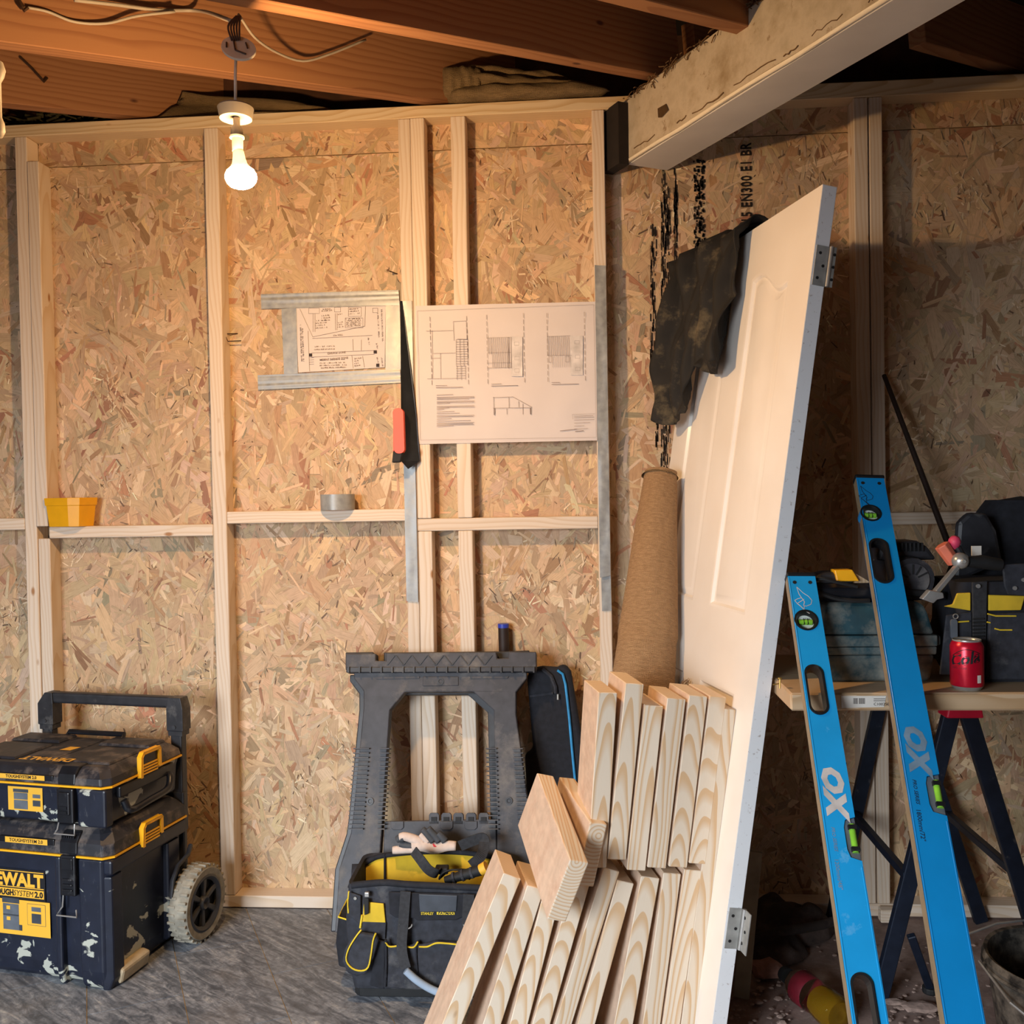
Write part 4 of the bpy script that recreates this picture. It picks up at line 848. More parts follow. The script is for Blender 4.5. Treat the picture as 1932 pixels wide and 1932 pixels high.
# ================================================================ FOLDED SAWHORSE against the wall
# local frame: x right, y up along the leaning face, z out of the face towards the camera
SHo=WZ(820,1800,0); f0=Vector((-.43,-.375,0)); top0=WY(832,1232,-.120)
yu=(top0-Vector((top0.x-.004,-.375,0.0))).normalized(); SX=Vector((1,.0,0))
SM=frame(Vector((top0.x-.004,-.375,.0)),SX,yu); SI=SM.inverted(); nS=(SM.to_3x3()@V(0,0,1))
sh=thing('folding_sawhorse','folded black plastic sawhorse leaning on the wall behind the tool bag','sawhorse',M=SM)
def SP(px,py,z=.02): return SI@WP(px,py,SM@V(0,0,z),nS)
def sp2(pts,z=.02): return [(SP(*p,z).x,SP(*p,z).y) for p in pts]
def part3(mb,name,mat,par=None,**k): return mb.build(name,mat,par or sh,**k)
def Q(p): return (600+p[0]*.3997,1160+p[1]*.3996)     # detail crop -> picture
outer=[(170,270),(985,270),(985,300),(935,365),(935,470),(985,840),(1010,960),(1015,1150),(1080,1300),(1090,1500),(990,1500),(845,1180),(845,1000),(830,450),(735,365),(410,365),(340,450),(305,960),(290,1180),(180,1500),(80,1500),(100,1200),(155,1030),(165,960),(215,440),(215,360),(170,300)]
fl=sp2([Q(p) for p in outer])
# left/right legs + cross piece as one moulded frame
mb=MB(); mb.plate(fl[::-1] if sum(fl[i][0]*fl[(i+1)%len(fl)][1]-fl[(i+1)%len(fl)][0]*fl[i][1] for i in range(len(fl)))<0 else fl,[],-.014,.022); fr=part3(mb,'front_leg_frame',M['plastic_dusty'],bevel=.004)
mb=MB(); mb.plate([(x+ -.022,y-.004) for x,y in (fl[::-1] if sum(fl[i][0]*fl[(i+1)%len(fl)][1]-fl[(i+1)%len(fl)][0]*fl[i][1] for i in range(len(fl)))<0 else fl)],[],-.050,-.018); part3(mb,'rear_leg_frame',M['plastic'],bevel=.004)
def box3(pts,z0,z1,name,mat,par=None,zq=.02,**k):
    q=sp2([Q(p) for p in pts],zq); a=sum(q[i][0]*q[(i+1)%len(q)][1]-q[(i+1)%len(q)][0]*q[i][1] for i in range(len(q)))
    m_=MB(); m_.prism(q if a>0 else q[::-1],z0,z1); return part3(m_,name,mat,par,**k)
tb=box3([(136,186),(278,186),(278,220),(325,220),(325,183),(843,178),(848,210),(900,206),(903,177),(1032,178),(1032,258),(136,258)],-.006,.036,'top_beam',M['plastic_dusty'],bevel=.003)
rb=box3([(117,170),(250,168),(255,215),(300,215),(300,170),(812,165),(866,165),(995,160),(995,250),(117,255)],-.056,-.012,'rear_top_beam',M['plastic'],bevel=.003)
box3([(140,250),(1030,248),(1030,272),(140,276)],.0,.040,'lip',M['plastic'],tb,bevel=.002)
for i in range(18):
    x=150+i*51; box3([(x,250),(x+7,250),(x+7,278),(x,278)],.036,.046,'lip_tooth',M['plastic'],tb)
for i in range(13):                       # diagonal stiffeners on the beam face
    x=330+i*38; a,b=((x,195),(x+19,240)) if i%2 else ((x,240),(x+19,195))
    box3([(a[0],a[1]),(a[0]+6,a[1]),(b[0]+22,b[1]),(b[0]+16,b[1])],.034,.039,'stiffener',M['plastic'],tb)
box3([(270,295),(480,292),(480,300),(280,304)],.020,.025,'moulded_rib',M['plastic_dusty'],fr); box3([(495,292),(665,292),(665,335),(495,338)],.018,.024,'badge_panel',M['plastic_dusty'],fr,bevel=.002); box3([(710,292),(900,292),(895,300),(715,302)],.020,.025,'moulded_rib',M['plastic_dusty'],fr)
for side in (0,1):
    for i in range(19):                   # ladder ribs up both legs
        y=630+i*21; t=(y-630)/390
        for xa,xb in (((178-28*t),(240-30*t)),((300-12*t),(334-22*t))) if side==0 else (((800+10*t),(838+10*t)),((925+25*t),(962+28*t))):
            box3([(xa-6,y),(xb+6,y),(xb+6,y+5),(xa-6,y+5)],.0,.034,'ladder_rib',M['plastic_dusty'],fr)
for c in ((248,880),(902,878),(580,315)):
    q=SP(*Q(c)); mb=MB(); mb.lathe([(.0,.021),(.010,.021),(.010,.026),(.006,.026),(.005,.023),(0,.023)],16,T(q.x,q.y,0),cap=False); part3(mb,'bolt_boss',M['plastic'],fr,smooth=40)
tray=box3([(310,975),(838,965),(845,1180),(300,1190)],-.012,.010,'tray_panel',M['plastic_dusty'],bevel=.003)
for x in (372,605,720): 
    box3([(x-30,975),(x+30,975),(x+30,1005),(x+18,1016),(x-18,1016),(x-30,1005)],.008,.014,'clip_seat',M['plastic_dusty'],tray,bevel=.001)
for x in (545,603,660,720,780):
    h=box3([(x-24,945),(x-16,935),(x+16,935),(x+24,945),(x+24,990),(x-24,990)],-.004,.010,'clip',M['plastic_dusty'],tray,bevel=.001)
    box3([(x-13,955),(x+13,955),(x+13,975),(x-13,975)],.009,.013,'clip_window',M['rubber'],h)
# ================================================================ SOFT CASE behind the sawhorse
q=[WY(*Q(p),-.10) for p in ((985,290),(1010,255),(1060,245),(1130,250),(1165,232),(1195,270),(1250,600),(1200,880),(1010,860),(975,660),(1015,640))]
ms=MB(); base=Vector((-.06,-.15,0)); cs=thing('soft_tool_case','upright black soft case with a blue zip between sawhorse and timber','case',(-.06,-.085,.0))
pts=[(p.x,p.z) for p in q]+[]
lowR=WY(1095,1560,-.2); lowL=WY(985,1560,-.2)
poly=[(-.165,.0),(.015,.0),(.02,.40)]+[(p.x,p.z) for p in q][6:5:-1]+[(q[5].x,q[5].z),(q[4].x,q[4].z),(q[3].x,q[3].z),(q[2].x,q[2].z),(q[1].x,q[1].z),(q[0].x,q[0].z),(q[10].x,q[10].z),(q[9].x,q[9].z)]
mb=MB(); mb.prism([(x,z) for x,z in poly],.068,.102,RX(PI/2)); mb.v=[tuple(Vector(v)+Vector((0,.0,0))) for v in mb.v]; mb.build('case_body',M['cordura_dark'],cs,world=True,bevel=.014,seg=3,smooth=50)
mb=MB(); mb.tube([WY(*Q(p),-.108) for p in ((1130,262),(1155,280),(1168,330),(1185,480),(1200,650),(1215,800),(1212,900))],.004,6); mb.build('zip',M['blue_zip'],cs,world=True)
mb=MB(); mb.tube([WY(*Q(p),-.108) for p in ((1060,255),(1100,290),(1120,340),(1122,370))],.006,6); mb.build('zip_flap',M['cordura'],cs,world=True)
mb=MB(); mb.tube([WY(*Q((1132,375)),-.114),WY(*Q((1132,400)),-.114)],.003,6); mb.build('zip_pull',M['zinc'],cs,world=True)
mb=MB(); mb.tube([WY(*Q((1000,385)),-.105),WY(*Q((1110,370)),-.105)],.004,6); mb.build('seam_tape',M['cordura'],cs,world=True)
# pole with a blue end
pt=WY(*Q((875,60)),-.035); pb=Vector((pt.x+.01,-.04,.0385)); pole=thing('tube_with_blue_end','thin dark tube with a blue end standing behind the sawhorse','tube',(pb.x,pb.y,.0385))
mb=MB(); mb.tube([pb,pt],.0165,14); mb.build('tube',M['brown_stick'],pole,world=True,smooth=40)
d=(pt-pb).normalized(); mb=MB(); mb.tube([pt,pt+d*.012],.0172,14); mb.build('blue_end',M['blue_cap'],pole,world=True,smooth=40)
# ================================================================ TOOL BAG
# bag frame: origin front-left-bottom, x along the front, y away, z up
b0=WZ(668,1880,0); b1=WZ(880,1884,0); bx=(b1-b0).normalized(); bx=Vector((.997,.02,0)).normalized(); by=Vector((-bx.y,bx.x,0)); GM=frame(b0,bx,by); GI=GM.inverted()
bag=thing('tool_bag','open black tool bag with yellow lining standing on the floor','tool bag',M=GM)
def GP(px,py,y=-.004): return GI@WP(px,py,GM@V(0,y,0),by)
def G(p): return (620+p[0]*.18630,1540+p[1]*.18634)
def gp(p,y=-.004): return GP(*G(p),y)
def part4(mb,name,mat,par=None,**k): return mb.build(name,mat,par or bag,**k)
BW=.395; BDp=.205
def ringb(x0,x1,y0,y1,z,r=.03,dz=0,n=5): return [(x,y,z+dz*((x-x0)/(x1-x0))) for x,y in rrect(x0,x1,y0,y1,r,n)]
zt=gp((700,680)).z; zo=zt-.005
secs=[ringb(.0,BW,.004,BDp-.02,.0),ringb(-.006,BW+.01,.0,BDp-.01,.02),ringb(-.018,BW+.012,-.010,BDp,.10),ringb(-.020,BW+.01,-.012,BDp+.004,.20),ringb(-.012,BW+.004,-.006,BDp+.01,zo)]
mb=MB(); loft(mb,secs+[ringb(-.004,BW-.004,.004,BDp+.002,zo-.004),ringb(.006,BW-.02,.012,BDp-.02,.03)],True,True); part4(mb,'bag_body',M['cordura'],smooth=50)
mb=MB(); loft(mb,[ringb(-.003,BW+.004,-.002,BDp-.01,.0),ringb(-.003,BW+.004,-.002,BDp-.01,.022)],True,False); part4(mb,'rubber_base',M['rubber'],bevel=.003)
# mouth: rolled rim at the front, flap of yellow lining standing up behind
def mouth(t): # back rim curve (picture crop coords)
    return t
back=[(235,690),(270,600),(330,500),(430,430),(540,392),(800,370),(1100,360),(1400,365),(1650,390),(1760,415),(1800,440)]
bk=[gp(p,BDp-.005) for p in back]; bk=[V(p.x,BDp-.005-.02*(abs(p.x-.17)/.2)**2,p.z) for p in bk]
front=[(235,700),(330,690),(560,672),(800,690),(1100,705),(1400,720),(1700,735)]
fk=[gp(p,-.004) for p in front]; fk=[V(p.x,-.004,p.z) for p in fk]
mb=MB(); mb.tube(bez([tuple(p) for p in bk],40),.007,8); part4(mb,'back_rim',M['cordura_dark'],smooth=60)
mb=MB(); mb.tube(bez([tuple(p) for p in fk],40),.009,8); part4(mb,'front_rim',M['cordura_dark'],smooth=60)
bb=bez([tuple(p) for p in bk],40)
mb=MB(); n=len(bb); vs=[tuple(p) for p in bb]+[(p.x*.96+.006,BDp-.04,zo-.13) for p in bb]
mb.add(vs,[(i,i+1,n+i+1,n+i) for i in range(n-1)]); part4(mb,'yellow_lining',M['yellow_cloth'],smooth=60,solid=.003)
mb=MB(); vs=[tuple(p+V(0,.008,-.002)) for p in bb]+[(p.x,BDp+.006,zo-.03) for p in bb]; mb.add(vs,[(i,i+1,n+i+1,n+i) for i in range(n-1)]); part4(mb,'back_flap',M['cordura'],smooth=60,solid=.003)
for x in (560,300): 
    a=gp((x,400 if x>400 else 560),BDp-.03); b=gp((x,660),BDp-.05); mb=MB(); mb.tube([(a.x,BDp-.016,a.z),(b.x,BDp-.036,b.z)],.004,6,flat=.5); part4(mb,'lining_seam',M['cordura_dark'])
def panel(pts,y0,name,mat,par=None,th=.004,bev=.002,**k):
    q=[gp(p,y0) for p in pts]; q=[(p.x,p.z) for p in q]; a=sum(q[i][0]*q[(i+1)%len(q)][1]-q[(i+1)%len(q)][0]*q[i][1] for i in range(len(q)))
    m_=MB(); m_.prism(q if a>0 else q[::-1],-y0,-y0+th,RX(PI/2)); return part4(m_,name,mat,par,bevel=bev,**k)
def pipe(pts,y0,name='piping',r=.0022,mat='piping',par=None): m_=MB(); m_.tube(bez([tuple(gp(p,y0)) for p in pts],30),r,6); return part4(m_,name,M[mat],par,smooth=60)
panel([(360,860),(560,880),(580,1075),(340,1070)],-.014,'yellow_side_panel',M['yellow_cloth'])
panel([(345,1060),(585,1070),(575,1240),(330,1230)],-.015,'side_patch',M['cordura'])
np_=panel([(610,760),(1590,790),(1585,990),(1480,1000),(1340,1020),(1290,1045),(900,1050),(870,1025),(680,1020),(620,980)],-.016,'name_patch',M['cordura_dark'],th=.005)
panel([(915,785),(1305,800),(1295,960),(925,965)],-.021,'clear_window',M['sticker_grey2'],np_,th=.003)
zl=gp((1000,1000),-.022); hh=gp((1000,972),-.022).z-zl.z
mb=MB(); a=gp((935,998),-.0225); text_mb(mb,'STANLEY',hh/.72,T(a.x,-.0225,a.z)@RX(PI/2),.0002,sx=.80); part4(mb,'brand_lettering',M['piping'],np_)
a=gp((1095,997),-.0222); b=gp((1275,970),-.0222); mb=MB(); mb.add([(a.x,-.0222,a.z),(b.x,-.0222,a.z),(b.x,-.0222,b.z),(a.x,-.0222,b.z)],[(0,1,2,3)]); part4(mb,'brand_band',M['piping'],np_)
mb=MB(); text_mb(mb,'FATMAX',hh/.78,T(a.x+.003,-.0227,a.z+.0008)@RX(PI/2),.0002,sx=1.15,shear=.2); part4(mb,'brand_band_lettering',M['sticker_dark'],np_)
pk=panel([(590,1265),(640,1300),(760,1295),(850,1290),(905,1240),(925,1290),(1080,1250),(1300,1265),(1345,1280),(1330,1500),(1260,1720),(900,1740),(560,1720)],-.020,'front_pocket',M['cordura'],th=.010,bev=.004)
pipe([(575,1275),(620,1320),(740,1310),(855,1328),(905,1270)],-.033,par=pk); pipe([(915,1322),(1000,1320),(1090,1285),(1200,1288),(1310,1300)],-.033,par=pk); pipe([(1300,1272),(1350,1282)],-.033,par=pk)
pipe([(885,1290),(890,1450),(900,1580)],-.031,'pocket_seam',.003,'cordura_dark',pk); pipe([(580,1250),(585,1500),(575,1720)],-.031,'pocket_seam',.004,'cordura_dark',pk)
panel([(500,1240),(580,1260),(570,1740),(420,1700),(450,1500)],-.018,'corner_pocket',M['cordura_dark'],th=.008,bev=.003)
ph=panel([(300,1150),(490,1180),(520,1230),(470,1400),(400,1560),(300,1600),(200,1560),(150,1450),(170,1330),(230,1230)],-.028,'phone_pouch',M['cordura'],th=.016,bev=.006)
pipe([(330,1150),(270,1230),(200,1350),(180,1460),(240,1540),(330,1565),(400,1530),(430,1400),(450,1260),(478,1185)],-.046,par=ph)
panel([(210,760),(330,800),(330,1100),(215,1000)],-.012,'corner_tab',M['cordura'],th=.005)
mb=MB(); q=gp((270,830),-.018); mb.lathe([(0,0),(.004,0),(.004,.002),(0,.002)],12,T(q.x,-.018,q.z)@RX(PI/2)); part4(mb,'rivet',M['zinc'])
pipe([(205,760),(195,880),(200,980)],-.014); pipe([(340,1000),(320,1130)],-.018,r=.003)
# side pocket on the left end
mb=MB(); loft(mb,[ringb(-.050,.02,.03,.15,.06,.02),ringb(-.055,.02,.025,.155,.12,.02),ringb(-.048,.02,.03,.15,.185,.02)]); part4(mb,'end_pocket',M['cordura_dark'],smooth=60)
mb=MB(); mb.tube([( -.048,.150,.186),(-.049,.09,.182),(-.046,.04,.187),(-.02,.025,.187)],.002,6); part4(mb,'piping',M['piping'])
# zip puller, webbing handles, rings
mb=MB(); q=gp((390,780),-.02); mb.box(q.x-.006,q.x+.006,-.026,-.016,q.z-.008,q.z+.004); zp=part4(mb,'zip_slider',M['steel'],bevel=.002)
panel([(355,825),(410,830),(410,980),(365,1000)],-.022,'zip_pull',M['rubber'],zp,th=.004)
def strap(pts,ys,w_,name,mat='webbing',par=None):
    P=[V(gp(p,y).x,y,gp(p,y).z) for p,y in zip(pts,ys)]; P=bez([tuple(p) for p in P],30); m_=MB(); m_.tube(P,w_/2,8,flat=.18)
    # keep the flat side towards the camera
    m_=MB(); n=len(P); vs=[]
    for i,p in enumerate(P):
        t=(P[min(n-1,i+1)]-P[max(0,i-1)]).normalized(); sd=t.cross(V(0,1,0)); sd=sd.normalized() if sd.length>.05 else V(1,0,0)
        vs+= [tuple(p-sd*w_/2),tuple(p+sd*w_/2)]
    m_.add(vs,[(2*i,2*i+1,2*i+3,2*i+2) for i in range(n-1)]); return part4(m_,name,M[mat],par,solid=.0035)
s1=strap([(780,760),(770,900),(755,1100),(740,1300),(755,1430),(785,1540)],[-.026,-.028,-.032,-.040,-.046,-.050],.026,'carry_strap')
s2=strap([(1420,790),(1410,1000),(1400,1200),(1370,1450),(1300,1680),(1210,1790)],[-.026,-.028,-.034,-.040,-.044,-.050],.028,'carry_strap')
mb=MB(); mb.tube(bez([tuple(gp(p,-.052)) for p in ((780,1560),(880,1650),(1000,1730),(1110,1780),(1210,1800))],20),.0095,12); part4(mb,'handle_sleeve',M['clear_tube'],smooth=60)
for cx in (790,1440):
    q=gp((cx-8,1090),-.03); mb=MB(); mb.tube([(q.x+.016*math.cos(a),-.032,q.z+.012*math.sin(a)) for a in [PI*1.0+i*PI/10 for i in range(11)]],.0018,6); part4(mb,'d_ring',M['steel'])
s3=strap([(860,350),(930,440),(1010,540),(1090,580),(1120,560)],[.10,.08,.075,.08,.10],.026,'rear_strap'); s4=strap([(1330,300),(1480,240),(1570,225),(1570,330),(1530,420),(1440,500)],[.18,.17,.16,.14,.12,.11],.028,'rear_strap')
# ---- contents
def GW(p,y): return GM@gp(p,y)
kn=thing('utility_knife','black and yellow cutter handle sticking out of the tool bag','knife',GW((1380,600),.06))
a=GW((1180,650),.06); b=GW((1540,545),.055); c=GW((1600,515),.053); mb=MB(); mb.tube([a,(a+b)/2,b],[.010,.013,.014],12); mb.build('grip',M['rubber'],kn,world=True,smooth=60)
mb=MB(); mb.tube([b,c],[.0145,.016],12); mb.build('pommel',M['sticker'],kn,world=True,smooth=40)
for t in (.25,.5,.75):
    p=a.lerp(b,t); mb=MB(); mb.tube([p-(b-a).normalized()*.003,p+(b-a).normalized()*.003],.0148,12); mb.build('grip_band',M['cordura'],kn,world=True)
mb=MB(); cc=GI@GW((1300,580),.10)
for k in range(7):
    pts=[]
    for i in range(25):
        a_=PI*i/24; pts.append(GM@V(cc.x+.040*math.cos(a_)+.002*k-.006,.09+.006*k,cc.z-.012+(.026-.0022*k)*math.sin(a_)))
    mb.tube(pts,.0026,6)
solo('cable_coil',mb,M['rubber'],'coil of dark cable inside the tool bag mouth','cable',GW((1300,640),.10),smooth=180)
mb=MB(); a=GI@GW((1090,520),.12); mb.box(a.x-.002,a.x+.034,.10,.13,a.z-.012,a.z+.006,GM); solo('black_tool_case',mb,M['rubber'],'small black case tucked into the yellow lining','case',GM@V(a.x,.115,a.z-.012),bevel=.004)
# work glove lying on the rear rim
gz=.012
gl=thing('work_glove','pale work glove with dark fingers on the tool bag rim','glove',GM@V(.14,BDp-.01,gp((900,330),BDp).z-.01))
def gw(p,y=BDp-.03): return GM@V(gp(p,y).x,y,gp(p,y).z)
def sausage(pts,rs,name,mat,par=gl,y=None):
    m_=MB(); P=[gw(p) if not isinstance(p,Vector) else p for p in pts]; m_.tube(bez([tuple(p) for p in P],16),[rs[0]+(rs[-1]-rs[0])*i/len(bez([tuple(p) for p in P],16)) if len(rs)==2 else rs[min(len(rs)-1,int(i*len(rs)/len(bez([tuple(p) for p in P],16))))] for i in range(len(bez([tuple(p) for p in P],16)))],12,flat=.8); return m_.build(name,mat,par,world=True,smooth=180)
sausage([(1290,300),(1200,300),(1080,320),(940,290),(850,300)],[.013,.020],'glove_back',M['glove'])
sausage([(960,280),(860,230),(770,205),(720,215)],[.014,.011],'finger',M['glove']); sausage([(760,215),(715,225),(690,240)],[.0125,.009],'fingertip',M['glove_grey'])
sausage([(900,320),(800,330),(700,340),(650,345)],[.014,.010],'finger',M['glove']); sausage([(880,300),(780,290),(720,275)],[.012,.009],'finger',M['glove_grey'])
sausage([(1095,290),(1060,345)],[.013,.013],'red_cuff_band',M['glove_red'])
sausage([(1060,250),(1000,180),(950,130)],[.011,.008],'finger',M['glove_grey']); sausage([(1120,250),(1060,180),(1010,120)],[.011,.008],'finger',M['glove_grey']); sausage([(1010,260),(950,200),(930,180)],[.010,.007],'finger',M['glove'])
sausage([(1180,250),(1140,200),(1110,170)],[.011,.008],'finger',M['glove_grey'])
# ================================================================ DOOR leaning at the right
TH,PHI=1.319,.154
dv=Vector((-math.cos(TH),math.sin(TH),0)); dnb=Vector((math.sin(TH),math.cos(TH),0)); du=Vector((0,0,1))*math.cos(PHI)+dnb*math.sin(PHI)
DM=frame(Vector((.2563,-.849,0)),-dv,du)          # x: -0.762 (wall side) .. 0 (hinge edge), y up the door, z out of its face
DI=DM.inverted(); dn=DM.to_3x3()@V(0,0,1)
door=thing('panel_door','white four panel door leaning loose against the wall','door',M=DM)
def partd(mb,name,mat,par=None,**k): return mb.build(name,mat,par or door,**k)
DWd,DH,DT=.762,1.981,.035
pan=[(-.325,-.108,1.0,1.84,True),(-.655,-.437,1.0,1.84,True),(-.325,-.108,.20,.815,False),(-.655,-.437,.20,.815,False)]
def arch(x0,x1,y0,y1,left,n=12):
    # rectangle whose head is a shallow S-curve, as pressed doors have
    pts=[(x0,y0),(x1,y0)]
    for i in range(n+1):
        t=i/n; x=x1+(x0-x1)*t; s=t if left else 1-t
        pts.append((x,y1-.045*(.5-.5*math.cos(PI*(1-s)))-.012*math.sin(2*PI*s)))
    return pts
def arch_of(p,ins):
    x0,x1,y0,y1,ar=p; i=pan.index(p)
    if ar: return arch(x0+ins,x1-ins,y0+ins,y1-ins,i==0)
    return arch(x0+ins,x1-ins,y0+ins,y1-ins,True)[:2]+[(x1-ins,y1-ins),(x0+ins,y1-ins)]
holes=[arch_of(p,0) for p in pan]
mb=MB(); mb.plate([(-DWd,0),(0,0),(0,DH),(-DWd,DH)],[h[::-1] for h in holes],-DT,0); partd(mb,'door_slab',M['door'])
for p in pan:
    mb=MB(); prof=((0,0),(.006,-.001),(.012,-.0075),(.018,-.0075),(.030,-.0035),(.034,-.003))
    ring_=[[(x,y,z) for x,y in arch_of(p,i)] for i,z in prof]
    loft(mb,ring_,False,True); partd(mb,'panel',M['door'],smooth=30)
mb=MB(); mb.box(0.0003,.0012,0.002,DH-.002,-DT+.001,-.0006); partd(mb,'edge_face',M['door_edge'])
def hinge(yc,open_=True):
    mb=MB(); mb.box(.0015,.0035,yc-.045,yc+.045,-.034,-.004); h=partd(mb,'hinge',M['zinc'],bevel=.0005)
    for k in range(3): mb=MB(); mb.lathe([(0,0),(.0035,0),(.0035,.0008),(0,.0008)],10,T(.0036,yc-.028+k*.028,-.014 if k!=1 else -.024)@RY(PI/2)); partd(mb,'screw_hole',M['rubber'],h)
    mb=MB(); mb.tube([(.006,yc-.045,-.0385),(.006,yc+.045,-.0385)],.0048,10); partd(mb,'knuckle',M['steel'],h,smooth=40)
    mb=MB(); mb.box(.006,.036,yc-.045,yc+.045,-.041,-.039) if not open_ else mb.box(.0055,.0075,yc-.045,yc+.045,-.050,-.042); partd(mb,'loose_leaf',M['zinc'],h)
    for k in range(3): 
        mb=MB(); mb.lathe([(0,0),(.0035,0),(.0035,.0008),(0,.0008)],10,(T(.012+.008*(k%2),yc-.028+k*.028,-.0385) if not open_ else T(.0076,yc-.028+k*.028,-.0465)@RY(PI/2))); partd(mb,'screw_hole',M['rubber'],h)
hinge(1.800); hinge(.318,False)
# ================================================================ WORK TROUSERS over the door top
tr=MB(); nu,nv=70,60
def tf(u,v):
    s=-.345-.425*u                       # along the door, from the hinge side to beyond the far edge
    L_=.33 if u<.42 else .33+.12*min(1,(u-.42)/.16)
    if u>.8: L_=.45-.06*(u-.8)/.2
    back=.16; tot=back+.07+L_*1.08; t=v*tot
    fold=.024*math.sin(u*19+v*5.0+1.5*noise.noise((u*3,v*3,8)))+.012*math.sin(u*43-v*9)+.022*noise.noise((u*7,v*6,1.3))
    lift=.012+.030*max(0,math.sin(u*15+.6))*(.4+.6*v)+.085*max(0,(u-.40))*(.35+.65*math.sin(min(1,v*1.15)*PI*.75))
    if t<back: y=DH-back+t+.002; z=-DT-.012-abs(fold)*.8
    elif t<back+.07:
        a=(t-back)/.07*PI; y=DH+.010+.018*math.sin(a)+abs(fold)*.6; z=-DT-.010+(DT+.022)*(.5-.5*math.cos(a))
    else: y=DH-(t-back-.07); z=lift+abs(fold)
    sp=s+.05*(u-.4)*math.sin(v*2.6)*(1-v)
    if t>back+.07: sp+= .06*max(0,u-.45)*((t-back-.07)/.5)
    return (sp,y-.02*math.sin(u*9)*v, z if s>-DWd-.01 or t>back+.07 else z)
tr.grid(tf,nu,nv)
tro=tr.build('work_trousers',M['trouser'],smooth=180,solid=.004); tro.matrix_world=DM; tag(tro,'dirty dark work trousers slung over the top of the leaning door','trousers')
# ================================================================ ROLL OF BURLAP standing against the door
axis=[V(.028,-.46,0),V(.088,-.44,.40),V(.150,-.405,.73),V(.195,-.29,1.05),V(.232,-.185,1.335)]
ax=bez([tuple(p) for p in axis],40); na=len(ax)
mb=MB(); seg=56
def rf(v): return .118-.022*v-.050*max(0,(v-.35)/.65)**1.0
def fn(u,v):
    i=v*(na-1); i0=min(na-2,int(i)); p=ax[i0].lerp(ax[i0+1],i-i0); t=(ax[i0+1]-ax[i0]).normalized()
    e=V(1,0,0); e=(e-t*e.dot(t)).normalized(); g=t.cross(e); a=2*PI*u
    step=((u+v*.9+.15)%1.0); r=rf(v)*(1+.0)+.009*step-.006+.004*noise.noise((math.cos(a)*1.5,math.sin(a)*1.5,v*7))
    if v<.62: r+=.006*math.sin(a*2+v*9)
    q=p+(e*math.cos(a)+g*math.sin(a)*.92)*r; return tuple(q)
mb.grid(fn,seg,70,uv=(.62,1.42))
br=thing('burlap_roll','rolled brown burlap standing between the stud and the leaning door','burlap',(.08,-.46,0))
mb.build('wrapped_burlap',M['burlap'],br,world=True,smooth=180)
mb=MB(); tp=ax[-1]; t=(ax[-1]-ax[-2]).normalized(); e=(V(1,0,0)-t*t.x).normalized(); g=t.cross(e)
for r0,z_ in ((.045,-.004),(.032,-.006),(.020,-.008)):
    def f2(u,v,r0=r0): 
        a=2*PI*u; return tuple(tp+(e*math.cos(a)+g*math.sin(a)*.92)*(r0+.008*v)+t*(z_-.01*v))
    mb.grid(f2,30,3,uv=(.3,.02))
mb.build('rolled_end',M['burlap_old'],br,world=True,smooth=180)
mb=MB(); 
for i in range(26):
    a=WY(1296+R.uniform(-8,8),1290+R.uniform(-12,8),-.47); mb.tube([a,a+V(R.uniform(-.02,.012),R.uniform(-.01,0),R.uniform(-.035,.0))],.0008,4)
o=mb.build('loose_threads',M['burlap'],br,world=True); o['kind']='stuff'
# ================================================================ STACK OF SHORT TIMBERS in two tiers against the door
wd=Vector((.975,.2223,0)).normalized(); dd=Vector((-wd.y,wd.x,0)); REF=Vector((-.18,-.86,0))
def offcut(name,fl,lean,L,w_,d_,label,grp,mat=None,yaw=0):
    # fl = floor/front/left lower corner, leaning right by `lean` degrees in the wd-z plane
    a=math.radians(lean); axis=wd*math.sin(a)+V(0,0,math.cos(a)); side=wd*math.cos(a)-V(0,0,math.sin(a))
    mb=MB(); mb.box(0,w_,0,d_,0,L); o=mb.build(name,mat or M['stack'],bevel=.0015,seg=1); o.data.materials.append(M['sawn']); o.data.polygons[4].material_index=1
    m=Matrix((side,dd,axis)).transposed().to_4x4(); m.translation=fl; o.matrix_world=m; return tag(o,label,'timber',grp)
G1='lower tier of short timbers'; G2='upper tier of short timbers'
low=[((-.364,-.902),23.8,.471,.042,'leftmost short timber of the lower tier, sawn end showing'),
 ((-.265,-.879),19.2,.425,.040,'lower tier timber just left of the tilted thick offcut'),
 ((-.199,-.864),15.8,.420,.040,'lower tier timber under the thick tilted offcut, knotty'),
 ((-.150,-.853),17.2,.425,.040,'lower tier timber directly right of the knotty one'),
 ((-.101,-.842),19.0,.452,.038,'lower tier timber below the second upright of the upper tier'),
 ((-.046,-.829),17.0,.415,.040,'lower tier timber with a round knot at its top'),
 ((.045,-.808),11.6,.411,.044,'lower tier timber with a deep shadow gap on its left'),
 ((.114,-.791),9.0,.412,.042,'lower tier timber with a dark knot low down'),
 ((.160,-.781),9.2,.416,.042,'lower tier timber beside the long one at the door')]
for (x,y),le,L,w_,lab in low: offcut('timber_offcut',V(x,y,w_*math.sin(math.radians(le))*1.0),le,L-w_*math.tan(math.radians(le))*.5,w_,.145,lab,G1)
offcut('timber_offcut',V(.204,-.771,.006),8.6,.782,.034,.10,'long narrow timber standing right against the door face','timbers at the door')
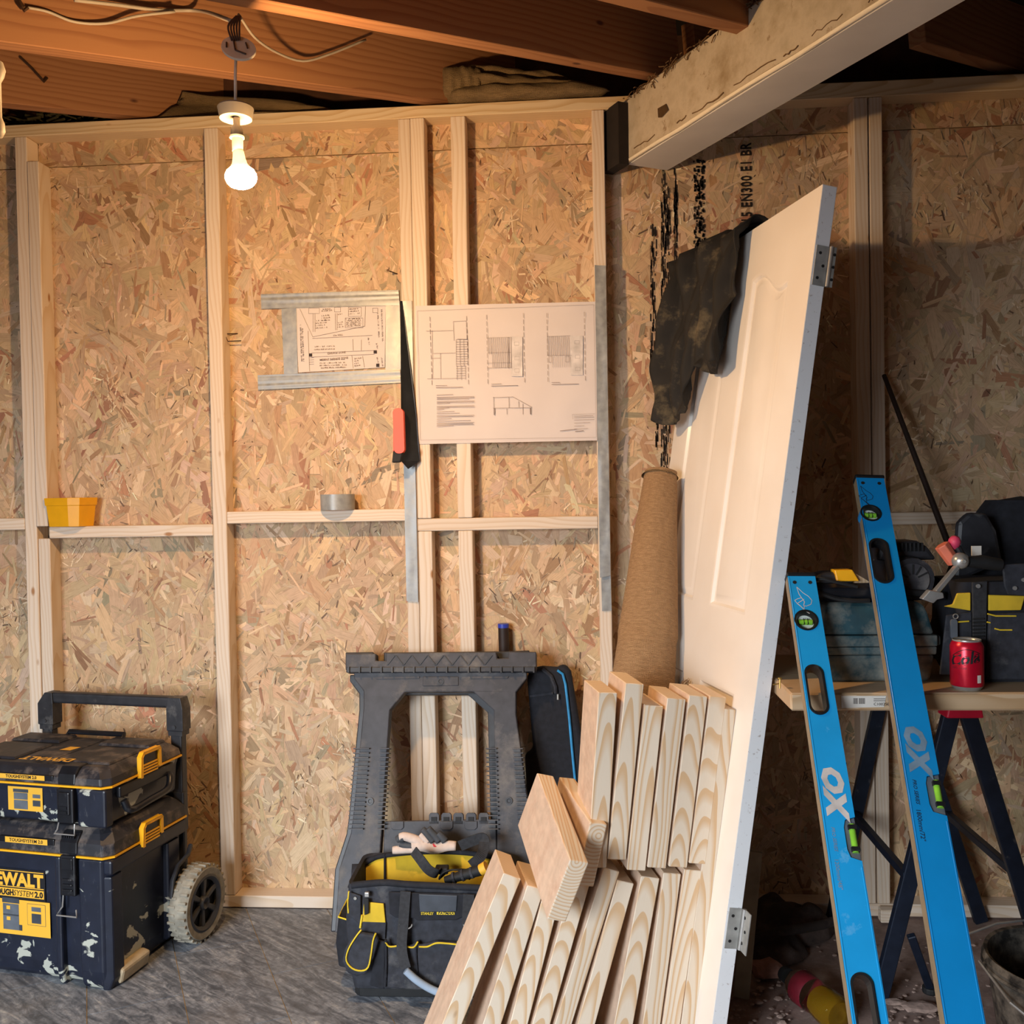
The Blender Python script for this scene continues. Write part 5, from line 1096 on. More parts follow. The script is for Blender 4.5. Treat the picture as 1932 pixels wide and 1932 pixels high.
upp=[((.004,-.818,.436),4.6,.396,.043,'leftmost upright of the upper tier with a broad shaded side'),
 ((.049,-.808,.452),6.9,.400,.043,'tallest upright of the upper tier, second from the left'),
 ((.092,-.798,.424),7.3,.376,.044,'upright of the upper tier with an orange resin streak'),
 ((.139,-.787,.426),7.9,.388,.044,'upright of the upper tier with straight orange grain'),
 ((.188,-.776,.424),8.0,.394,.044,'upper tier upright second from the door'),
 ((.235,-.765,.428),8.3,.386,.040,'upper tier upright nearest the door')]
for p,le,L,w_,lab in upp: offcut('timber_offcut',V(*p),le,L,w_,.145,lab,G2)
# thick offcuts lying across the lower tier
def block(P0,a,b,c,la,lb_,lc,label):
    a=Vector(a).normalized(); c=Vector(c); c=(c-a*c.dot(a)).normalized(); b=a.cross(c); 
    mb=MB(); mb.box(-la*0,la,0,lb_,0,lc) ; 
    # local z = length (grain)
    z=a; x=c; y=z.cross(x); mb=MB(); mb.box(0,lc,-lb_ if y.dot(Vector(b))<0 else 0,0 if y.dot(Vector(b))<0 else lb_,0,la)
    o=mb.build('beam_offcut',M['stack'],bevel=.003); m=Matrix((x,y,z)).transposed().to_4x4(); m.translation=P0; o.matrix_world=m; return tag(o,label,'timber','thick offcuts on the stack')
def block2(P0,va,la,vb,lb2,vc,lc,label):
    z=Vector(va).normalized(); x=Vector(vc); x=(x-z*x.dot(z)).normalized(); y=z.cross(x); s=1 if y.dot(Vector(vb))>0 else -1
    mb=MB(); y0,y1=sorted((0,s*lb2)); mb.box(0,lc,y0,y1,0,la); o=mb.build('beam_offcut',M['stack'],bevel=.003); o.data.materials.append(M['sawn']); o.data.polygons[2 if s>0 else 3].material_index=1; m=Matrix((x,y,z)).transposed().to_4x4(); m.translation=P0; o.matrix_world=m; return tag(o,label,'timber','thick offcuts on the stack')
block2(V(-.034,-.969,.512),(-.245,.929,.279),.332,(.908,.32,-.269),.044,(-.339,.188,-.922),.151,'front thick offcut with a brown sawn side lying tilted on the stack')
block2(V(.010,-.838,.545),(-.293,.947,.128),.250,(.931,.313,-.186),.042,(-.217,.065,-.974),.150,'rear thick offcut lying behind the brown sided one on the stack')
# ================================================================ BENCH: scaffold board on a trestle
BZ=.857; BF=-.95
bd=thing('bench_board','thick pale board used as a bench on the trestle','board',(.9,-.7,BZ-.037))
o=timber('board',(.428,-.715,BZ-.0185),(2.1,-.715,BZ-.0185),.47,.037,(0,1,0),M['board'],None,bev=.004); o.parent=bd; o.matrix_local=bd.matrix_world.inverted()@o.matrix_world if False else Matrix.Translation(-bd.location)@o.matrix_world
def WF(px,py): return WY(px,py,BF-.0012)
q=[WF(1587,1313),WF(1672,1313),WF(1668,1334),WF(1588,1336)]
mb=MB(); mb.add(q,[(3,2,1,0)]); st=mb.build('price_sticker',M['white'],bd,world=True)
mb=MB()
for i in range(13):
    x=1610+i*1.7
    if i in (5,): continue
    a,b=WF(x,1317),WF(x+.9,1328); mb.add([V(a.x,BF-.002,b.z),V(b.x,BF-.002,b.z),V(b.x,BF-.002,a.z),V(a.x,BF-.002,a.z)],[(0,1,2,3)])
for y in (1318,1321.5): 
    a,b=WF(1648,y),WF(1670,y+1); mb.add([V(a.x,BF-.002,b.z),V(b.x,BF-.002,b.z),V(b.x,BF-.002,a.z),V(a.x,BF-.002,a.z)],[(0,1,2,3)])
a=WF(1648,1331); text_mb(mb,'C100250',.0085,T(a.x,BF-.002,a.z)@RX(PI/2)); ob=mb.build('sticker_print',M['ink_dark'],st); ob.matrix_local=Matrix.Translation(-bd.location); ob['kind']='stuff'
mb=MB(); a=WY(1471,1298,-.90); mb.tube([V(a.x,-.90,BZ),V(a.x+.001,-.90,BZ+.022)],.002,8); mb.lathe([(0,0),(.005,0),(.004,.003),(0,.003)],10,T(a.x+.001,-.90,BZ+.020)); mb.tube([V(a.x-.014,-.9,BZ+.008),V(a.x,-.9,BZ+.010)],.0015,6); solo('screw',mb,M['brass'],'small brass screw standing on the left end of the bench board','screw',(a.x,-.90,BZ))
# trestle
tz=BZ-.0375; ts=thing('folding_trestle','folding dark blue metal trestle with red top brackets under the bench','trestle',(.93,-.36,0))
mb=MB(); mb.box(.86,.96,-.60,-.06,tz-.045,tz-.0005); mb.build('top_rail',M['trestle'],ts,world=True,bevel=.003)
for Y in (-.585,-.075):
    mb=MB(); mb.hexa([V(.866,Y-.03,tz-.095),V(.954,Y-.03,tz-.095),V(.954,Y+.03,tz-.095),V(.866,Y+.03,tz-.095)],[V(.875,Y-.03,tz-.046),V(.945,Y-.03,tz-.046),V(.945,Y+.03,tz-.046),V(.875,Y+.03,tz-.046)]); mb.build('red_bracket',M['red'],ts,world=True,bevel=.004)
def leg(a,b,name='leg',w_=.038,d_=.022): 
    o=timber(name,a,b,w_,d_,(1,0,0),M['trestle'],None,bev=.002); o.parent=ts; o.matrix_local=Matrix.Translation(-ts.location)@o.matrix_world; return o
for Y,fy in ((-.575,-.53),(-.085,-.09)):
    leg(V(.728,fy,0),V(.892,Y,tz-.09)); leg(V(1.155,fy,0),V(.930,Y,tz-.09))
leg(V(.790,-.56,.32),V(.790,-.09,.32),'side_bar',.02,.02); leg(V(1.06,-.56,.32),V(1.06,-.09,.32),'side_bar',.02,.02)
leg(V(.80,-.10,.36),V(1.05,-.10,.36),'cross_bar',.02,.02)
leg(V(.862,-.50,.012),V(.800,-.55,.17),'brace_foot',.020,.016)
mb=MB(); mb.lathe([(0,0),(.020,0),(.020,.016),(0,.016)],16,T(.864,-.497,0)); mb.build('foot_pad',M['rubber'],ts,world=True,bevel=.003)
# ================================================================ SPIRIT LEVELS
def level(Tp,Bp,wd_,th,label,key,blue):
    Tp=Vector(Tp);Bp=Vector(Bp); yax=(Tp-Bp).normalized(); L=(Tp-Bp).length
    M_=frame(Bp,V(1,0,0),yax)                       # x right, y up the level, z out towards the camera
    # frame() keeps x exact; make y exact instead
    x=(V(1,0,0)-yax*yax.x).normalized(); M_=frame(Bp,x,yax); 
    t=thing('spirit_level',label,'spirit level',M=M_); I=M_.inverted(); n=M_.to_3x3()@V(0,0,1)
    P=lambda px,py,z=th: I@WP(px,py,M_@V(0,0,z),n)
    h=wd_/2; holes=[]
    for c in key['holes']:
        q=P(*c[:2]); rx,ry=c[2],c[3]; holes.append(rrect(q.x-rx,q.x+rx,q.y-ry,q.y+ry,rx*.98,7))
    cv=P(*key['vial']); rv=key['rv']; holes.append([(cv.x+rv*math.cos(a),cv.y+rv*math.sin(a)) for a in [2*PI*i/28 for i in range(28)]])
    mv=P(*key['mid']); mx0,mx1,my=mv.x-.012,h+.001,.040
    outer=[(-h,0),(h,0),(h,mv.y-my),(mx0+.004,mv.y-my+.006),(mx0,mv.y-my+.02),(mx0,mv.y+my-.02),(mx0+.004,mv.y+my-.006),(h,mv.y+my),(h,L),(-h,L)]
    mb=MB(); mb.plate(outer,[q[::-1] for q in holes],0.0,th); mb.build('body',blue,t)
    for sx in (-1,1):
        mb=MB(); mb.box(sx*h-.0012 if sx<0 else h+.0002,sx*h-.0002 if sx<0 else h+.0012,.002,L-.002,.001,th-.001); 
        if sx<0: mb.build('milled_edge',M['level_edge'],t)
    for sx in (-1,1):
        mb=MB(); mb.tube([(sx*(h-.0022),0.004,th-.0004),(sx*(h-.0022),min(L,mv.y-my-.01) if sx>0 else L-.004,th-.0004)],.0014,6); mb.build('flange_line',blue,t)
    for hp in holes[:-1]:
        cx=sum(p[0] for p in hp)/len(hp); cy=sum(p[1] for p in hp)/len(hp); o2=[(cx+(x-cx)*.999,cy+(y-cy)*.999) for x,y in hp]; i2=[(cx+(x-cx)*.80,cy+(y-cy)*.92) for x,y in hp]
        mb=MB(); mb.plate(o2,[i2[::-1]],-.002,th+.003); mb.build('grip_liner',M['level_black'],t,bevel=.001)
    mb=MB(); mb.lathe([(rv*.70,-.001),(rv*.99,-.001),(rv*.99,th+.002),(rv*.84,th+.002),(rv*.70,th-.006),(rv*.70,-.001)],28,T(cv.x,cv.y,0),cap=False); vr=mb.build('vial_ring',M['level_black'],t,smooth=40)
    mb=MB(); mb.lathe([(0,th*.3),(rv*.7,th*.3),(rv*.7,th*.55),(0,th*.55)],24,T(cv.x,cv.y,0)); mb.build('vial_window',M['vial_clear'],vr)
    mb=MB(); mb.tube([(cv.x-rv*.55,cv.y,th*.62),(cv.x+rv*.55,cv.y,th*.62)],.0062,10); mb.build('vial',M['vial'],vr,smooth=50)
    for s_ in (-1,1): mb=MB(); mb.box(cv.x+s_*.004-.0004,cv.x+s_*.004+.0004,cv.y-.0066,cv.y+.0066,th*.62,th*.62+.0066); mb.build('vial_line',M['rubber'],vr)
    mb=MB(); mb.prism([(mx0+.0005,mv.y-my+.02),(mx0+.0045,mv.y-my+.0065),(h-.0005,mv.y-my+.001),(h-.0005,mv.y+my-.001),(mx0+.0045,mv.y+my-.0065),(mx0+.0005,mv.y+my-.02)],.001,th-.003); mbk=mb.build('vial_block',M['sticker_grey'],t,bevel=.001)
    mb=MB(); mb.tube([(h-.0085,mv.y-.026,th-.001),(h-.0085,mv.y+.026,th-.001)],.0060,10); mb.build('vial',M['vial'],mbk,smooth=50)
    for s_ in (-1,1): mb=MB(); mb.box(h-.016,h-.001,mv.y+s_*.020-.004,mv.y+s_*.020+.004,th-.002,th+.006); mb.build('vial_clip',M['level_black'],mbk)
    mb=MB(); mb.box(-h-.002,h+.002,L,L+.010,-.002,th+.002); ec=mb.build('end_cap',M['level_black'],t,bevel=.003)
    mb=MB(); mb.box(-h*.6,h*.6,L+.0095,L+.0108,th*.25,th*.75); mb.build('hang_slot',M['rubber'],ec)
    for s_ in (-1,1): mb=MB(); mb.lathe([(0,0),(.0042,0),(.0042,.001),(0,.001)],12,T(s_*(h-.013),L-.016,th)); mb.build('end_hole',M['rubber'],t)
    # animal head emblem: swept horn and muzzle
    e0=P(*key['emblem']); s=key['es']
    def em(pts,w_=.0013):
        mb=MB()
        for i in range(len(pts)-1): line(mb,(e0.x+pts[i][0]*s,e0.y+pts[i][1]*s),(e0.x+pts[i+1][0]*s,e0.y+pts[i+1][1]*s),w_,z=th+.0004)
        return mb.build('emblem',key['em'],t)
    em([(-.3,1.0),(.05,.55),(.35,.3),(.52,.0),(.42,-.28),(.1,-.42),(.0,-.38),(-.05,-.62),(.12,-.8)]); em([(-.3,1.0),(-.22,.45),(-.1,.2),(-.35,.12),(-.55,.0),(-.42,-.22),(-.15,-.05),(.05,.1)]); em([(-.42,-.22),(-.2,-.45),(0,-.75),(.25,-.95)],.0018); em([(-.1,.2),(.05,-.1),(-.05,-.38)],.0016)
    lg=P(*key['logo']); mb=MB(); text_mb(mb,'OX',key['ls'],T(lg.x,lg.y,th+.0005)@RZ(-PI/2),.0032,align='CENTER',shear=.25,sx=1.2); mb.build('maker_logo',key['lc'],t)
    for (c,txt,sz,sh) in key['txt']:
        q=P(*c); mb=MB(); text_mb(mb,txt,sz,T(q.x,q.y,th+.0005)@RZ(-PI/2),.0001,shear=sh); mb.build('print',key['tc'],t)
    return t
level((.480,-.812,1.074),(.456,-1.613,.010),.059,.025,'shorter worn blue spirit level leaning on the bench beside the door',dict(holes=[(1540,1301,.019,.055),(1633,1903,.019,.055)],vial=(1521,1170),rv=.025,mid=(1608,1582),emblem=(1516,1133),es=.034,em=M['level_print'],logo=(1556,1488),ls=.050,lc=M['level_print'],tc=M['level_logo_grey'],txt=[((1568,1560),'PRO SERIES',.0088,.3),((1574,1620),'1200mm/48"',.0105,0)]),M['blue'])
level((.679,-.645,1.287),(.572,-1.680,.010),.063,.025,'longer blue spirit level leaning across the bench near the red can',dict(holes=[(1662,1058,.021,.060)],vial=(1643,968),rv=.0235,mid=(1763,1498),emblem=(1634,936),es=.030,em=M['level_print_dark'],logo=(1712,1408),ls=.050,lc=M['level_logo_grey'],tc=M['level_print_dark'],txt=[((1721,1470),'PRO SERIES',.0095,.3),((1728,1526),'1800mm/72"',.0115,0)]),M['blue2'])
# ================================================================ ON THE BENCH
gc=thing('tool_case','dusty dark green hard case on the bench behind the two levels','case',(.637,-.762,BZ))
def g_ring(x0,x1,y0,y1,z,i=0): return [(x0+i,y0+i,z),(x1-i,y0+i,z),(x1-i,y1-i,z),(x0+i,y1-i,z)]
X0,X1,Y0,Y1=-.122,.122,-.085,.085
mb=MB(); loft(mb,[g_ring(X0,X1,Y0,Y1,.001,.012),g_ring(X0,X1,Y0,Y1,.012,.008),g_ring(X0,X1,Y0,Y1,.060,.002)]); mb.build('lower_shell',M['green_box'],gc,bevel=.006)
mb=MB(); loft(mb,[g_ring(X0,X1,Y0,Y1,.061,-.001),g_ring(X0,X1,Y0,Y1,.078,-.002)]); mb.build('middle_band',M['green_box'],gc,bevel=.003)
mb=MB(); loft(mb,[g_ring(X0,X1,Y0,Y1,.079,-.003),g_ring(X0,X1,Y0,Y1,.103,-.003)]); mb.build('rim_band',M['green_box'],gc,bevel=.003)
mb=MB(); loft(mb,[g_ring(X0,X1,Y0,Y1,.104,.002),g_ring(X0,X1,Y0,Y1,.150,.012),g_ring(X0,X1,Y0,Y1,.166,.018),g_ring(X0,X1,Y0,Y1,.172,.03)]); mb.build('lid',M['green_box'],gc,bevel=.006)
mb=MB(); mb.box(X1+.001,X1+.016,-.07,-.035,.078,.100); mb.build('catch',M['green_box'],gc,bevel=.004)
LZ=BZ+.1725
ch=thing('cordless_nailer','black and yellow power tool lying on the green case','power tool',(.572,-.765,LZ))
mb=MB(); loft(mb,[g_ring(-.075,.085,-.05,.05,.0,.006),g_ring(-.08,.09,-.055,.055,.012),g_ring(-.08,.09,-.055,.055,.030),g_ring(-.06,.085,-.04,.04,.040)]); mb.build('base_body',M['latch'],ch,bevel=.004)
mb=MB(); loft(mb,[g_ring(-.055,.03,-.04,.035,.040),g_ring(-.050,.025,-.035,.03,.058),g_ring(-.03,.01,-.03,.02,.064)]); mb.build('motor_hood',M['plastic'],ch,bevel=.006)
mb=MB(); mb.hexa([V(-.010,-.046,.045),V(.038,-.046,.045),V(.038,.0,.045),V(-.010,.0,.045)],[V(-.014,-.040,.070),V(.025,-.040,.070),V(.025,-.005,.070),V(-.014,-.005,.070)]); mb.build('yellow_guard',M['yellow'],ch,bevel=.002)
mb=MB(); mb.hexa([V(.03,-.03,.036),V(.075,-.03,.036),V(.075,.02,.036),V(.03,.02,.036)],[V(.02,-.03,.062),V(.032,-.03,.062),V(.032,.02,.062),V(.02,.02,.062)]); mb.build('wooden_wedge',M['board'],ch)
mb=MB(); mb.tube(bez([(-.07,-.057,.028),(-.02,-.060,.010),(.02,-.062,.004),(.055,-.060,.004)],16),.005,6); mb.build('cable_tail',M['rubber'],ch)
mb=MB(); mb.tube(bez([(-.075,-.03,.035),(-.05,-.052,.052),(-.02,-.058,.046),(.03,-.058,.034)],16),.004,6); mb.build('handle_rim',M['rubber'],ch)
sw=thing('circular_saw','black power saw partly behind the longer level on the green case','power tool',(.742,-.695,LZ))
mb=MB(); mb.tube([(-.01,-.09,.045),(-.01,.0,.05),(-.01,.05,.05)],[.048,.050,.05],24); mb.build('motor_housing',M['plastic'],sw,smooth=40)
mb=MB(); mb.tube([(-.01,-.094,.045),(-.01,-.089,.045)],[.036,.040],24); gl_=mb.build('motor_cap',M['plastic_dusty'],sw)
for i in range(5): mb=MB(); a=PI*(.15+.7*i/4); mb.box(-.0015,.0015,.012,.034,-.0965,-.0935,T(-.01,0,.045)@RX(PI/2)@RZ(a-PI/2)@RX(0)@T(0,0,0)@Matrix.Diagonal((1,1,-1,1))) ; mb.build('vent_slot',M['rubber'],gl_)
mb=MB(); loft(mb,[g_ring(-.075,.06,-.05,.05,.085),g_ring(-.065,.04,-.045,.05,.115),g_ring(-.04,.02,-.04,.05,.128)]); hd=mb.build('handle_housing',M['plastic'],sw,bevel=.008)
for i in range(7): mb=MB(); mb.box(-.03+i*.009,-.026+i*.009,-.053,-.043,.105,.124); mb.build('grip_rib',M['rubber'],hd)
mb=MB(); mb.box(-.07,.06,-.10,.05,.0,.016); mb.build('sole_plate',M['latch'],sw,bevel=.003)
mb=MB(); mb.tube(bez([(-.07,-.101,.030),(-.02,-.104,.018),(.05,-.104,.012)],12),.008,8); mb.build('guard_lever',M['rubber'],sw)
# drinks can
cx=WY(1822,1300,-.905).x; can=thing('drinks_can','red cola can standing on the bench board','can',(cx,-.912,BZ))
mb=MB(); mb.lathe([(.0,.004),(.022,.0),(.0255,.001),(.0325,.012),(.0325,.092),(.0275,.1035),(.0,.1035)],32,None,cap=False); 
mb=MB(); mb.lathe([(.0315,.009),(.0327,.013),(.0327,.090),(.0305,.096),(.0275,.101)],40,None,cap=False); mb.build('can_wall',M['red_can'],can,smooth=60)
mb=MB(); mb.lathe([(.0,.006),(.020,.005),(.0245,.0),(.0265,.001),(.0315,.0088)],40,None,cap=False); mb.build('can_base',M['steel'],can,smooth=60)
mb=MB(); mb.lathe([(.0275,.101),(.0282,.1035),(.0278,.1045),(.0265,.1040),(.0255,.1005),(.0,.1005)],40,None,cap=False); mb.build('can_lid',M['steel'],can,smooth=60)
mb=MB(); mb.plate(rrect(-.007,.007,-.012,.010,.006),[rrect(-.003,.003,-.009,-.003,.0028)[::-1]],.101,.1018); mb.build('ring_pull',M['steel'],can)
def curved_text(txt,size,z,ang0,mat,name,par,off=0,sx=1,shear=0,rot=0):
    m_=MB(); text_mb(m_,txt,size,RZ(rot),off,sx=sx,align='CENTER',shear=shear); vs=[]
    r=.0330
    for v in m_.v: a=ang0+v[0]/r; vs.append((r*math.sin(a),-r*math.cos(a),z+v[1]))
    m_.v=vs; return m_.build(name,mat,par)
curved_text('Cola',.034,.056,-.18-.33,M['sticker_dark'],'script_lettering',can,.0010,sx=.98,shear=.35,rot=.22)
m_=MB(); pts=[]
for i in range(24):
    t=i/23; a=-1.05+1.75*t; zz=.072+.012*math.sin(t*PI)+.006*t; pts.append((.0331*math.sin(a-.25),-.0331*math.cos(a-.25),zz))
m_.tube(pts,.0007,5); m_.build('script_swash',M['sticker_dark'],can)
curved_text('ZERO SUGAR',.0052,.046,-.55-.3,M['label_red'],'small_lettering',can)
m_=MB(); 
for i in range(4):
    a0=.20+.35+i*.07-.3; a1=a0+.07; m_.add([(.0331*math.sin(a0),-.0331*math.cos(a0),.018),(.0331*math.sin(a1),-.0331*math.cos(a1),.018),(.0331*math.sin(a1),-.0331*math.cos(a1),.034),(.0331*math.sin(a0),-.0331*math.cos(a0),.034)],[(0,1,2,3)])
m_.build('white_label',M['white'],can)
# key fob hanging behind the can
tg_=MB(); p=WY(1803,1180,-.80); 
tb2=thing('bench_tool_bag','black tool bag with yellow panels standing on the bench at right','tool bag',(.97,-.77,BZ))
# bench tool bag, front at Y=-.845
by0=-.845
def HB(px,py,y=by0): return WY(px,py,y)
def Hq(p): return (1680+p[0]*.20707,920+p[1]*.20704)
def hpanel(pts,y,name,mat,par=tb2,th=.006,bev=.002):
    q=[HB(*Hq(p),y) for p in pts]; q=[(p.x,p.z) for p in q]; a=sum(q[i][0]*q[(i+1)%len(q)][1]-q[(i+1)%len(q)][0]*q[i][1] for i in range(len(q)))
    m_=MB(); m_.prism(q if a>0 else q[::-1],-y,-y+th,RX(PI/2)); return m_.build(name,mat,par,world=True,bevel=bev)
bx0=HB(*Hq((560,1500))).x+.012; zt2=HB(*Hq((900,860))).z
mb=MB(); loft(mb,[[(x,y,z) for x,y in rrect(bx0+a,1.20,by0+.001,-.68,.02)] for a,z in ((.02,BZ+.001),(.005,BZ+.03),(.0,BZ+.12),(.004,zt2))]); mb.build('bag_body',M['cordura_dark'],tb2,world=True,smooth=50)
hpanel([(600,960),(722,955),(722,1120),(480,1080),(560,1060)],by0-.002,'yellow_panel',M['yellow_cloth']); hpanel([(885,975),(1217,985),(1180,1115),(885,1120)],by0-.002,'yellow_panel',M['yellow_cloth'])
hpanel([(735,860),(875,850),(860,1640),(840,1640),(740,1350)],by0-.005,'centre_strap',M['webbing'],th=.006)
hpanel([(500,1160),(730,1130),(740,1700),(440,1700)],by0-.004,'pocket',M['cordura']); hpanel([(880,1150),(1217,1130),(1217,1745),(860,1745)],by0-.006,'pocket',M['cordura'],th=.010,bev=.004)
hpanel([(1010,700),(1217,690),(1217,985),(1060,970),(1030,900)],by0-.008,'flap',M['cordura'],th=.006)
for pts in (((610,1225),(715,1218)),((885,1150),(960,1170),(1145,1170)),((880,1225),(910,1232)),((950,1285),(1000,1298),(1108,1298))):
    m_=MB(); m_.tube([HB(*Hq(p),by0-.017) for p in pts],.0016,6); m_.build('piping',M['piping'],tb2,world=True)
for p in ((797,897),(1130,915),(1210,840)):
    q=HB(*Hq(p),by0-.018); m_=MB(); m_.lathe([(0,0),(.0045,0),(.0045,.003),(0,.003)],12,T(q.x,q.y,q.z)@RX(PI/2)); m_.build('rivet',M['steel'],tb2,world=True)
for i in range(6): hpanel([(745,1190+i*32),(855,1185+i*32),(855,1200+i*32),(745,1205+i*32)],by0-.012,'strap_rib',M['rubber'],th=.003,bev=.001)
# dark backpack slumped behind
bp=thing('backpack','dark rucksack slumped behind the bench tool bag','bag',(1.02,-.53,BZ))
mb=MB()
def fn(u,v):
    a=2*PI*u; z=v; sx=.17*(1-.55*z**2.5); sy=.095*(1-.35*z**3); k=1+.07*noise.noise((math.cos(a)*1.4,math.sin(a)*1.4,z*3))
    cxx=1.03+.05*z; w_=abs(math.cos(a))**.7*(1 if math.cos(a)>0 else -1); h_=abs(math.sin(a))**.7*(1 if math.sin(a)>0 else -1)
    return (cxx+sx*w_*k,-.53+sy*h_*k,BZ+.002+.385*z)
mb.grid(fn,40,26); mb.build('sack',M['cordura_dark'],bp,world=True,smooth=180)
mb=MB(); mb.lathe([(0,0),(.17*.40,0),(0,.012)],24,T(1.08,-.53,BZ+.384),cap=False); mb.build('sack_top',M['cordura_dark'],bp,world=True,smooth=60)
q0=WY(1835,968,-.66); 
sp=MB(); P0=WY(1790,1100,-.63);P1=WY(1795,985,-.62);P2=WY(1815,966,-.62);P3=WY(1850,968,-.62);P4=WY(1868,1000,-.62);P5=WY(1880,1060,-.62)
q=[(p.x,p.z) for p in (P0,P1,P2,P3,P4,P5)]; sp.prism(q[::-1] if sum(q[i][0]*q[(i+1)%6][1]-q[(i+1)%6][0]*q[i][1] for i in range(6))<0 else q,.635,.66,RX(PI/2)); solo('knee_pad',sp,M['plastic'],'rounded black pad standing up behind the bench tool bag','pad',((P0.x+P5.x)/2,-.62,BZ),bevel=.01)
# steel hooked tool with a black grip, resting on the bag
ht=thing('ratchet_hammer','silver steel hooked tool with a black grip on the bench tool bag','hand tool',WY(1812,1058,-.87))
J=lambda px,py,y=-.87: WY(px,py,y)
mb=MB(); c=J(1812,1058); mb.lathe([(0,.016),(.010,.014),(.0165,.006),(.018,0),(.0165,-.006),(.010,-.014),(0,-.016)],20,Matrix.Translation(c)@RX(PI/2-.3),cap=False); mb.build('head',M['steel'],ht,world=True,smooth=40)
mb=MB(); mb.lathe([(0,.0),(.005,0),(.004,.006),(0,.006)],8,Matrix.Translation(c+V(0,-.015,0))@RX(PI/2),cap=False); mb.build('head_bolt',M['zinc'],ht,world=True)
def bar(a,b,w_,d_,name,mat): o=timber(name,a,b,w_,d_,(1,0,1),mat,None,bev=.0015); o.parent=ht; o.matrix_local=Matrix.Translation(-ht.location)@o.matrix_world
bar(J(1765,1117,-.89),J(1805,1070,-.875),.016,.010,'shank',M['steel'])
mb=MB(); a=J(1738,1130,-.90);  P_=[J(1738,1130,-.90),J(1753,1113,-.90),J(1778,1118,-.90),J(1780,1128,-.90),J(1767,1131,-.90),J(1760,1138,-.90)]
q=[(p.x,p.z) for p in P_]; ar=sum(q[i][0]*q[(i+1)%6][1]-q[(i+1)%6][0]*q[i][1] for i in range(6)); mb.prism(q if ar>0 else q[::-1],.885,.905,RX(PI/2)); mb.build('claw',M['steel'],ht,world=True,bevel=.002)
mb=MB(); mb.tube([J(1826,1060,-.865),J(1850,1060,-.86),J(1888,1066,-.858)],[.011,.015,.013],14); mb.build('grip',M['rubber'],ht,world=True,smooth=50)
sd=thing('screwdriver','salmon and pink handled screwdriver poking from the bench tool bag','screwdriver',J(1795,1040,-.85))
mb=MB(); a,b=J(1776,1028,-.84),J(1800,1062,-.84); mb.tube([a,b],[.016,.014],6); mb.build('salmon_handle',M['salmon'],sd,world=True,bevel=.002)
mb=MB(); c=J(1801,1022,-.835); mb.lathe([(0,.013),(.008,.011),(.0125,.004),(.013,-.003),(.010,-.014),(0,-.016)],18,Matrix.Translation(c)@RX(.4),cap=False); mb.build('pink_knob',M['pink'],sd,world=True,smooth=60)
mb=MB(); mb.tube([J(1806,1032,-.835),J(1815,1048,-.835)],.008,10); mb.build('neck',M['plastic'],sd,world=True)
tgm=MB(); a=J(1832,1030,-.80); b=J(1850,1048,-.80); tgm.box(a.x,b.x,-.805,-.80,b.z,a.z); solo('paper_tag',tgm,M['white'],'small white tag on the dark rucksack','tag',((a.x+b.x)/2,-.8,b.z))
kf=thing('key_fob','grey key fob with ring hanging beside the red can','key fob',J(1802,1200,-.86))
mb=MB(); a=J(1793,1170,-.865); b=J(1806,1203,-.865); mb.plate(rrect(a.x,b.x,-.021,.021,.006),[],.862,.868,T(0,0,(a.z+b.z)/2)@RX(PI/2)); mb.build('fob',M['sticker_grey'],kf,world=True,bevel=.001)
mb=MB(); c=J(1803,1163,-.865); mb.tube([c+V(.005*math.cos(t),0,.005*math.sin(t)) for t in [2*PI*i/14 for i in range(14)]],.0012,6,closed=True); mb.build('ring',M['steel'],kf,world=True)
# stick leaning in the corner
a=WY(1668,708,-.08); b=WY(1783,1010,-.35); d=(b-a).normalized(); e=b+d*.05; mb=MB(); mb.tube([a,(a+b)/2,e],[.0065,.0075,.0085],10); solo('thin_stick',mb,M['brown_stick'],'thin dark stick leaning on the stud at right','stick',e,smooth=40)
# ================================================================ FLOOR CLUTTER AT RIGHT
bk=thing('bucket','dusty black bucket with a wire handle at the lower right','bucket',(1.0,-.90,0))
mb=MB(); mb.lathe([(.0,.0),(.110,.0),(.118,.01),(.150,.25),(.157,.262),(.162,.275),(.157,.288),(.150,.285),(.146,.26),(.112,.012),(.0,.012)],40,None,cap=False); mb.build('pail',M['bucket'],bk,smooth=40)
mb=MB(); mb.tube([(.158*math.cos(t),.158*math.sin(t),.262) for t in [2*PI*i/40 for i in range(40)]],.005,6,closed=True); mb.build('rim_band',M['bucket'],bk)
mb=MB(); mb.tube([(-.158,.05,.255),(-.150,-.08,.235),(-.08,-.170,.19),(.03,-.185,.17),(.12,-.13,.19),(.158,-.02,.255)],.003,6); mb.build('wire_handle',M['steel'],bk)
mb=MB(); mb.tube([(-.20,.06,.30),(-.1,.10,.315),(.05,.12,.325)],.0025,6); mb.build('wire_end',M['steel'],bk)
